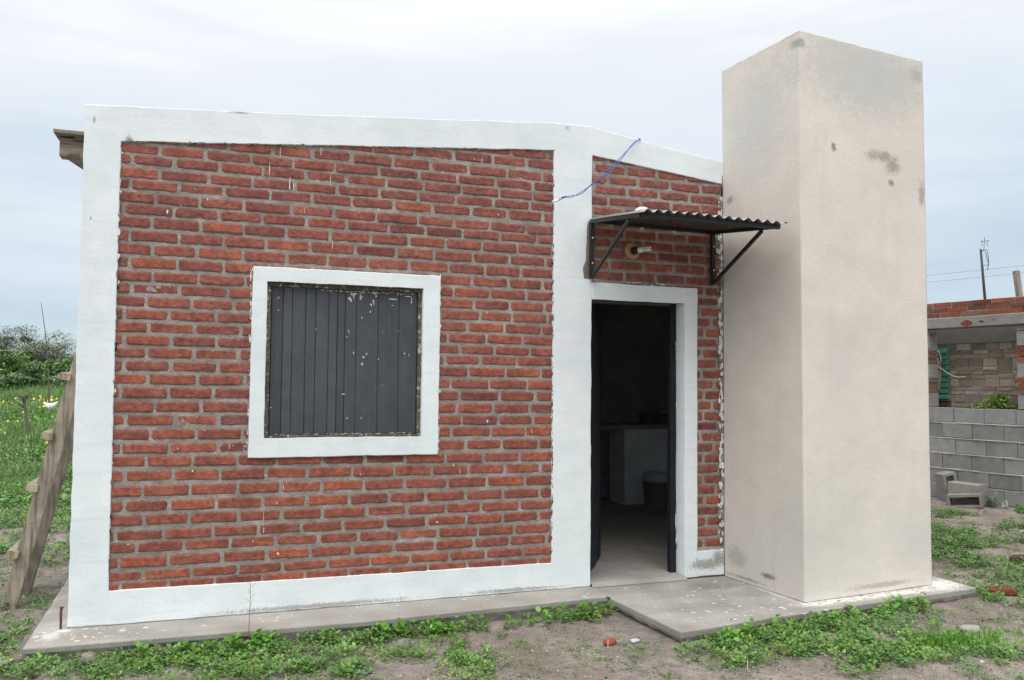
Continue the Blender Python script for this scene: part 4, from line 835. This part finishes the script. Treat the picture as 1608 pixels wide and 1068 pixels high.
X, Y = patchpts(dense, 3); r = np.random.default_rng(4); k = r.random(len(X)) < (.65+.35*ss(.38, .55, vn(X*6, Y*6, 0, 91))); X, Y = X[k], Y[k]; n = len(X)
parts = [weeds(X, Y, .045+.03*r.random(n), 26, .014, .032, .045+.045*r.random(n), 5, GT, 'w')]
# small creeping weeds over the bare soil
m = 5200; X = r.uniform(-5, 4.6, m); Y = r.uniform(-3.0, 1.6, m); den = ss(.34, .66, vn(X*2.6+3, Y*2.6, 0, 7)*.6+vn(X*7, Y*7, 0, 8)*.4)*(.6+.4*ss(-.5, -2.5, X)+.25*ss(1.5, 3, X))
k = (r.random(m) < den) & outside(X, Y); X, Y = X[k], Y[k]; n = len(X); parts.append(weeds(X, Y, .03+.05*r.random(n), 24, .008, .02, .012+.02*r.random(n), 6, GT+DT, 'w'))
# bigger leaves along the slab foot
big = [pp_(u, v, 10, 4, 3) for u, v in ((275, 985), (330, 990), (400, 990), (445, 985), (590, 975), (640, 972), (645, 985), (755, 962), (815, 962), (870, 962), (905, 958), (925, 966), (1155, 1002), (1200, 995), (1345, 965), (1410, 960), (1290, 978), (230, 1005), (180, 1010))]
X, Y = patchpts(big, 9)
rb_ = np.random.default_rng(98)
for a, b, cnt in ((-2.55, -1.9, 10), (-1.75, -1.45, 6), (-1.35, -.75, 9), (-.6, -.35, 5), (-.25, -.02, 5), (-3.2, -2.5, 7)): q = rb_.uniform(a, b, cnt); X = np.append(X, q); Y = np.append(Y, -.42+.03*q*0-rb_.random(cnt)*.05)
q = rb_.uniform(.35, 2.15, 26); X = np.append(X, q); Y = np.append(Y, -1.215+.112*q-rb_.random(26)*.07)
k = outside(X, Y); X, Y = X[k], Y[k]; n = len(X); parts.append(weeds(X, Y, .05+.03*r.random(n), 14, .03, .05, .09+.04*r.random(n), 10, [(.14, .34, .05), (.17, .38, .06)], 'w', wide=.75))
mk('weeds', parts, 'low bright green broad-leaved weeds growing on the soil in front of the house')
# right yard beds
parts = []
r_ = np.random.default_rng(77); m = 2600; X = r_.uniform(2.6, 6.35, m); Y = r_.uniform(-1.2, 3.3, m)
den = ss(.46, .68, .55*vn(X*1.1+9, Y*1.3, 0, 27)+.45*vn(X*4, Y*4, 0, 28))*(.35+.65*ss(1.0, -.2, (X-4.9)-.25*(Y-1.5))); k = r_.random(m) < den; X, Y = X[k], Y[k]
bx = [gxy(u, v, -.04) for u, v in ((1490, 815), (1480, 835), (1500, 850), (1488, 868))]
for (cx_, cy_) in bx: X = np.append(X, cx_+r_.normal(0, .16, 36)); Y = np.append(Y, cy_+r_.normal(0, .28, 36))
k = outside(X, Y); X, Y = X[k], Y[k]; n = len(X); parts.append(weeds(X, Y, .05+.05*r_.random(n), 28, .016, .036, .03+.06*r_.random(n), 14, DT+GT[:2], 'w'))
X = np.array([6.32, 6.3, 6.34, 6.25]); Y = np.array([1.95, 2.05, 1.7, 2.3]); parts.append(weeds(X, Y, np.array([.1, .08, .05, .06]), 90, .02, .04, np.array([.2, .16, .1, .1]), 15, GT, 'w'))
mk('weeds', parts, 'duller green weed beds on the soil between the tower and the block wall')
# left side yard: many weeds from beside the slab out to the field
m = 9000; X = r.uniform(-9, -3.5, m); Y = r.uniform(-.6, 8.5, m); den = .25+.75*ss(.42, .62, vn(X*1.3+1, Y*1.1, 0, 17)*.6+vn(X*4, Y*4, 0, 18)*.4); vis = X > -3.2-(Y+5.6)*.50
gap = ss(.3, .7, np.exp(-((X+3.95)/.35)**2-((Y-1.3)/1.2)**2)*1.2); k = (r.random(m) < den*(1-.75*gap)) & outside(X, Y) & vis & ~((X > -3.75) & (Y > -.3)); X, Y = X[k], Y[k]; n = len(X)
parts = [weeds(X, Y, .05+.05*r.random(n), 26, .018, .036, .04+.05*r.random(n)+.05*ss(3, 8, Y), 19, GT+DT, 'w')]
mk('weeds', parts, 'patchy green weeds covering the side yard around the ladder')
# blades: grass tufts
def blades(X, Y, Lm, seed, tones, base=None, wd=.004, lean=.5):
    r = np.random.default_rng(seed); n = len(X); a = r.random(n)*6.28; ln = r.random(n)*lean; L_ = Lm*(.5+.7*r.random(n)); dx, dy = np.cos(a)*ln*L_, np.sin(a)*ln*L_; z = H(X, Y) if base is None else base
    w_ = wd*(.6+.8*r.random(n)); b = a+1.57; wx, wy = np.cos(b)*w_, np.sin(b)*w_
    p0 = np.stack([X-wx, Y-wy, z-.005], 1); p1 = np.stack([X+wx, Y+wy, z-.005], 1); p2 = np.stack([X+wx*.7+dx*.4, Y+wy*.7+dy*.4, z+L_*.6], 1); p3 = np.stack([X-wx*.7+dx*.4, Y-wy*.7+dy*.4, z+L_*.6], 1); p4 = np.stack([X+dx, Y+dy, z+L_*(1-.3*ln)], 1)
    V = np.stack([p0, p1, p2, p3, p4], 1).reshape(-1, 3); t = np.array([(0, 1, 2), (0, 2, 3), (3, 2, 4)]); Fc = (t[None]+5*np.arange(n)[:, None, None]).reshape(-1, 3)
    T = np.array(tones)[r.integers(len(tones), size=n)]*(1+r.normal(0, .15, (n, 1))); return V, Fc, np.repeat(np.clip(T, .004, 1), 5, 0)
x0_, y0_ = gxy(1500, 1022); t_ = np.random.default_rng(5); X = x0_+t_.normal(0, .16, 900); Y = y0_+t_.normal(0, .07, 900)
p1 = blades(X, Y, .075, 6, [(.15, .36, .04), (.13, .31, .04), (.19, .40, .06)], wd=.0035); mk('grass_tuft', [p1], 'bright tuft of short grass on the soil at lower right', 'grass')
m = 9000; r = np.random.default_rng(61); X = r.uniform(-5, 4.6, m); Y = r.uniform(-3., 2.5, m); k = outside(X, Y) & (r.random(m) < ss(.45, .7, vn(X*3+1, Y*3, 0, 62))); X, Y = X[k], Y[k]
X = np.repeat(X, 5)+r.normal(0, .012, 5*len(X)); Y = np.repeat(Y, 5)+r.normal(0, .012, len(X)); mk('grass_blades', [blades(X, Y, .038, 63, [(.20, .33, .08), (.26, .34, .12), (.40, .36, .22)], wd=.0016, lean=.9)], 'short thin grass blades scattered over the soil', 'grass')
m = 900; X = r.uniform(-5, 4.6, m); Y = r.uniform(-3., 2.5, m); k = outside(X, Y); X, Y = X[k], Y[k]; n = len(X)
mk('dry_litter', [blades(X, Y, .05, 64, [(.42, .36, .26), (.30, .25, .18), (.55, .52, .45)], base=H(X, Y)+.004, wd=.0016, lean=1.6)], 'dry stalks and litter lying on the soil', 'litter', M_stone)
st = MB(); st.tube([(-2.42, -.39, -.13), (-2.42, -.395, .05), (-2.415, -.39, .22), (-2.418, -.385, .30)], [.0022, .002, .0014, .001], 5)
for k in range(10): z = .10+k*.02; a = k*2.4; st.tube([(-2.418, -.392, z), (-2.418+.035*math.cos(a), -.392+.02*math.sin(a), z+.025)], .0008, 4)
tag(st.build('weed_stem', mat('dry_stem', (.16, .15, .09), .9, .2, 20, .1, 0)), 'thin dry weed stem standing against the white foot band left of the window', 'plant')

# ------------------------------------------------------------------ far left field
r = np.random.default_rng(44)
m = 90000; Y = 6.5+30*r.random(m)**1.5; wv = (-.62-.12*r.random(m)); X = CAM[0]+(Y-CAM[1])*(-.30-.13*r.random(m)*1.5+.05); X = CAM[0]+(Y-CAM[1])*r.uniform(-.40, -.13, m)
parts = [blades(X, Y, (.10+.16*ss(7, 20, Y)+.20*ss(18, 30, Y))*(.5+1.1*vn(X*.6, Y*.6, 0, 9)), 45, [(.17, .30, .08), (.14, .26, .08), (.21, .32, .11), (.26, .32, .18), (.11, .23, .06)], wd=.012, lean=.7)]
m = 70000; Yb = 7+38*r.random(m)**1.3; Xb = CAM[0]+(Yb-CAM[1])*r.uniform(-.75, .30, m); k = (((Xb-CAM[0])/(Yb-CAM[1]) > -.14) | ((Xb-CAM[0])/(Yb-CAM[1]) < -.39)) & ((Xb < -3.9) | (Yb > 6)); Xb, Yb = Xb[k], Yb[k]
parts.append(blades(Xb, Yb, .10+.2*ss(7, 25, Yb), 46, [(.17, .30, .08), (.14, .26, .08), (.21, .32, .11)], wd=.02, lean=.7))
mk('field_grass', parts, 'tall rough grass and herbs of the field left of the house', 'grass', M_farleaf)
m = 15000; Y = 6+20*r.random(m)**1.3; X = CAM[0]+(Y-CAM[1])*r.uniform(-.40, -.15, m); hg = (.08+.14*ss(8, 20, Y)); n = m
parts = [weeds(X, Y, .08+0*X, 6, .04, .09, hg, 47, DT+GT, 'w')]
mk('field_herbs', parts, 'leafy herbs among the grass of the left field', 'weeds', M_farleaf)
# yellow flowers
m = 600; Y = 9+13*r.random(m)**.8; X = CAM[0]+(Y-CAM[1])*r.uniform(-.40, -.13, m); k = r.random(m) < (.08+.9*ss(.5, .66, vn(X*.9, Y*.5, 0, 33)))*(.15+.85*ss(12, 16, Y)); X, Y = X[k], Y[k]; n = len(X)
zz = H(X, Y)+.16+.16*r.random(n); ang = np.linspace(0, 2*math.pi, 7)[:-1]; rr = .014+.022*r.random(n)
V = np.stack([X[:, None]+rr[:, None]*np.cos(ang), Y[:, None]+rr[:, None]*np.sin(ang), zz[:, None]+.025*np.sin(ang*1)[None]], -1); V = np.concatenate([V, np.stack([X, Y, zz+.012], -1)[:, None]], 1)
t = np.array([(i, (i+1) % 6, 6) for i in range(6)]); Fc = (t[None]+7*np.arange(n)[:, None, None]).reshape(-1, 3)
T = np.repeat(np.array([.66, .56, .06])*(1+r.normal(0, .1, (n, 1))), 7, 0)
tag(fastmesh('wildflowers', V.reshape(-1, 3), Fc, np.clip(T, 0, 1), M_farleaf), 'yellow wildflowers scattered through the left field', 'flowers', kind='stuff')

# hen
def ell(mb, c, r3, ax=0, s=1, tone=(1, 1, 1), n=14):
    V, Fc = grid(np.linspace(0, math.pi, n), np.linspace(0, 2*math.pi, n+6), lambda a, b: (np.sin(a)*np.cos(b), np.sin(a)*np.sin(b), np.cos(a))); V = V*np.array(r3); ca, sa = math.cos(ax), math.sin(ax)
    V = V@np.array([[ca, 0, sa], [0, 1, 0], [-sa, 0, ca]])+np.array(c); mb.add(V, Fc.tolist(), tone)
hx, hy = -6.60, 17.0; hz = float(H(hx, hy))+.10; dx_ = R2[:2]/np.linalg.norm(R2[:2])
hen = thing('hen', 'white hen sitting among yellow wildflowers in the left field', 'hen', (hx, hy, hz))
cross = [(-.150, .200, .014), (-.130, .215, .030), (-.105, .195, .036), (-.075, .155, .055), (-.03, .12, .088), (.03, .105, .100), (.09, .12, .088), (.14, .155, .062), (.18, .20, .040), (.205, .235, .015)]
V = []; nn_ = 14
zb = .28   # the vegetation lifts her into view
for (lx, lz, rr_) in cross:
    for i in range(nn_):
        a = 2*math.pi*i/nn_; V.append((hx+dx_[0]*lx-dx_[1]*rr_*.75*math.cos(a), hy+dx_[1]*lx+dx_[0]*rr_*.75*math.cos(a), hz+lz+rr_*math.sin(a)*1.0))
Fh = [(k*nn_+i, k*nn_+(i+1) % nn_, (k+1)*nn_+(i+1) % nn_, (k+1)*nn_+i) for k in range(len(cross)-1) for i in range(nn_)]+[tuple(range(nn_))[::-1], tuple(range((len(cross)-1)*nn_, len(cross)*nn_))]
m_ = MB(); m_.add(V, Fh); m_.build('body', M_feather, hen, True)
m_ = MB(); q = np.array([hx+dx_[0]*-.155, hy+dx_[1]*-.155, hz+.20]); m_.lathe([(.008, 0), (.004, .012), (.0005, .022)], q, 8, (-dx_[0], -dx_[1], -.2)); m_.build('beak', mat('beak', (.6, .42, .12), .5, .1, 10, .05, 0), hen, True)
m_ = MB(); 
for k in range(4): m_.tube([q+np.array([dx_[0]*(.015+.01*k), dx_[1]*(.015+.01*k), .035]), q+np.array([dx_[0]*(.017+.01*k), dx_[1]*(.017+.01*k), .06-.004*abs(k-1)])], [.006, .002], 5)
m_.build('comb', mat('comb', (.55, .12, .08), .6, .1, 10, .05, 0), hen, True)
m_ = MB()
for sgn in (-1,): m_.tube([(hx-dx_[1]*.03*sgn, hy+dx_[0]*.03*sgn, hz+.07), (hx-dx_[1]*.03*sgn, hy+dx_[0]*.03*sgn, hz)], .008, 6); 
m_.build('leg', mat('hen_leg', (.5, .38, .12), .6, .1, 10, .05, 0), hen, True)

# thin dead sapling and tall rod in the field
sp_ = thing('dead_sapling', 'short crooked dead sapling trunk in front of the far bushes', 'tree', (-6.2, 12.6, float(H(-6.2, 12.6))))
z0 = float(H(-6.17, 12.6)); pts = [(-6.165, 12.6, z0), (-6.17, 12.6, z0+.22), (-6.205, 12.6, z0+.45), (-6.245, 12.6, z0+.70), (-6.25, 12.6, z0+.9)]
m_ = MB(); m_.tube(crv(np.array(pts), 14), np.linspace(.035, .018, 14), 7)
for k in range(16):
    a = r.random()*6.28; b = np.array(pts[-1])-np.array([0, 0, r.random()*.28]); m_.tube([b, b+np.array([math.cos(a)*.12, math.sin(a)*.1, .06+.1*r.random()]), b+np.array([math.cos(a)*.26, math.sin(a)*.2, .04+.22*r.random()])], [.008, .005, .002], 4)
m_.build('trunk', M_bark, sp_, True)
def crown(cx, cy, cz, rx, ry, rz, n, ls, tones, seed, clump=.22, nc=60, flat=.0, mat_=M_farleaf):
    """foliage as leaf clumps through the volume with uneven outline"""
    r = np.random.default_rng(seed); a = r.normal(size=(nc, 3)); a /= np.linalg.norm(a, axis=1)[:, None]; q = r.random(nc)**.4; cc = a*q[:, None]*(1+.25*r.normal(size=(nc, 1))*.6); cc[:, 2] = np.where(cc[:, 2] < -.55, -.55+.1*r.random(nc), cc[:, 2])
    k = r.integers(nc, size=n); b = r.normal(size=(n, 3)); b /= np.linalg.norm(b, axis=1)[:, None]; rad = clump*(.5+r.random(nc))[k]*r.random(n)**.5
    P = (cc[k]+b*rad[:, None])*np.array([rx, ry, rz])+np.array([cx, cy, cz]); el = r.uniform(-.6, .9, n); aa = r.random(n)*6.28
    d = np.stack([np.cos(aa)*np.cos(el), np.sin(aa)*np.cos(el), np.sin(el)], 1); T = np.array(tones)[r.integers(len(tones), size=nc)][k]*(1+r.normal(0, .2, (nc, 1))[k])*(1+r.normal(0, .15, (n, 1)))
    L_ = ls*(.6+.8*r.random(n)); return leaves(P, d, L_, L_*.6, r.uniform(0, .3, n), r.uniform(0, .3, n), np.clip(T, .004, 1)), cc*np.array([rx, ry, rz])+np.array([cx, cy, cz])
def tree(name, label, cx, cy, hgt, rx, ry, tones, seed, n=7000, ls=.2, group=None, clump=.22, nc=60, twig=0, mat_=M_farleaf):
    z = float(H(cx, cy)); t = thing(name, label, 'tree' if 'tree' in name else 'bush', (cx, cy, z), group)
    (V, Fc, C_), cc = crown(cx, cy, z+hgt*.52, rx, ry, hgt*.46, n, ls, tones, seed, clump, nc)
    fastmesh('crown', V, Fc, C_, mat_, t)
    m_ = MB(); rr = np.random.default_rng(seed+1)
    for k in range(3+twig):
        c = cc[rr.integers(len(cc))]; b0_ = np.array([cx+rr.normal(0, rx*.08), cy, z-.05]); mid = (b0_+c)/2+np.array([rr.normal(0, rx*.1), 0, hgt*.05]); m_.tube(crv(np.array([b0_, mid, c, c+(c-mid)*.25]), 10), np.linspace(.04*hgt**.5, .006*hgt**.5, 10)*(.35 if twig > 10 else 1), 5)
    m_.build('trunk', M_bark, t, True); return t
G1 = [(.15, .27, .075), (.18, .31, .08), (.13, .24, .075), (.22, .33, .11)]; G2 = [(.24, .28, .19), (.28, .31, .23), (.33, .35, .29), (.16, .20, .12)]; G3 = [(.16, .26, .11), (.20, .28, .15), (.13, .21, .09)]
def at_d(u, dist): r_ = F+R2*(u-804)/FPX; p = CAM+r_*dist; return p[0], p[1]
for (nm, lb, u, dist, hg, rx, tn, sd_, n, ls, cl, nc, tw_) in [
    ('thorn_tree', 'grey-green thorn tree with airy crown rising above the far bushes', 40, 44, 3.3, 3.0, G2, 101, 42000, .09, .2, 130, 24),
    ('thorn_tree', 'hazy grey thorn tree at the left edge of the photo', -30, 46, 2.7, 3.0, G2, 102, 30000, .09, .2, 100, 20),
    ('thorn_tree', 'lower grey thorn tree just left of the ladder top', 98, 47, 2.35, 2.0, G2, 107, 22000, .09, .2, 80, 16),
    ('green_bush', 'bright green rounded bush in front of the grey thorn tree', 22, 36, 1.95, 1.9, G1, 103, 9000, .13, .24, 60, 4),
    ('green_bush', 'mid green bush right behind the top of the ladder', 96, 36, 1.75, 1.0, G1, 104, 7000, .12, .24, 50, 4),
    ('green_bush', 'wide dark green bush at the left edge of the photo', -40, 36, 1.8, 1.6, G3, 105, 7000, .14, .24, 50, 4),
    ('green_bush', 'low dark bush between the two bright green bushes', 62, 35, 1.25, 1.3, G3, 106, 7000, .12, .22, 50, 8),
    ('green_bush', 'lowest dark scrub bush behind the dead sapling', 36, 32, .95, 1.5, G3, 108, 6000, .11, .22, 50, 14),
    ('green_bush', 'dark scrub bush hidden behind the house edge', 135, 34, 1.5, 1.4, G3, 109, 5000, .12, .22, 50, 4)]:
    x, y = at_d(u, dist); tree(nm, lb, x, y, hg, rx, rx*.8, tn, sd_, n, ls, 'bushes and trees beyond the field', cl, nc, tw_)
far = []; r = np.random.default_rng(88)
for k in range(26):      # scrub going on beyond what the house and the frame hide
    t = k/25; u_px = 190+t*900 if k > 9 else -140-k*70
    x, y = at_d(u_px, 46+8*r.random()); hg = 1.6+1.4*r.random(); far.append(crown(x, y, float(H(x, y))+hg*.5, 2.4, 1.8, hg*.5, 2200, .22, G1 if k % 3 == 0 else G3 if k % 3 == 1 else G2, 900+k, .24, 40)[0])
mk('far_scrub', far, 'far belt of scrub at the back of the field', 'scrub', M_farleaf)
m_ = MB(); x, y = at_d(82, 20.2); z0 = float(H(x, y)); m_.tube(crv(np.array([(x, y, z0-.1), (x-.04, y, z0+.7), (x-.10, y, z0+1.6), (x-.27, y, z0+2.75)]), 14), np.linspace(.026, .006, 14), 6)
tag(m_.build('tall_rod', M_bark, smooth=True), 'tall thin leaning rod standing in the field behind the hen', 'rod')
# shrub behind the block wall
x, y = WP(.62, .45, 0)[:2]; t = thing('leafy_shrub', 'light green leafy shrub rising behind the top of the block wall', 'shrub', (x, y, 0))
parts = []
for s, zt, rd in ((.45, 1.29, .08), (.62, 1.35, .11), (.78, 1.36, .10), (.95, 1.32, .09), (.72, 1.46, .05), (.30, 1.25, .08), (1.02, 1.28, .08)):
    c = WP(s, .28, zt-.10); parts.append(crown(c[0], c[1], c[2], rd, rd, rd*.9, 200, .045, [(.24, .38, .09), (.30, .44, .13), (.18, .32, .07)], int(s*100), .5, 14)[0])
V = np.concatenate([p[0] for p in parts]); off = np.cumsum([0]+[len(p[0]) for p in parts[:-1]]); Fc = np.concatenate([p[1]+o for p, o in zip(parts, off)]); fastmesh('crown', V, Fc, np.concatenate([p[2] for p in parts]), M_leaf, t)
m_ = MB()
for s in (.45, .62, .78, .95): m_.tube([(x, y, 0), WP((s+.6)/2, .40, .7), WP(s, .38, 1.35)], [.02, .012, .005], 5)
m_.build('trunk', M_bark, t, True)
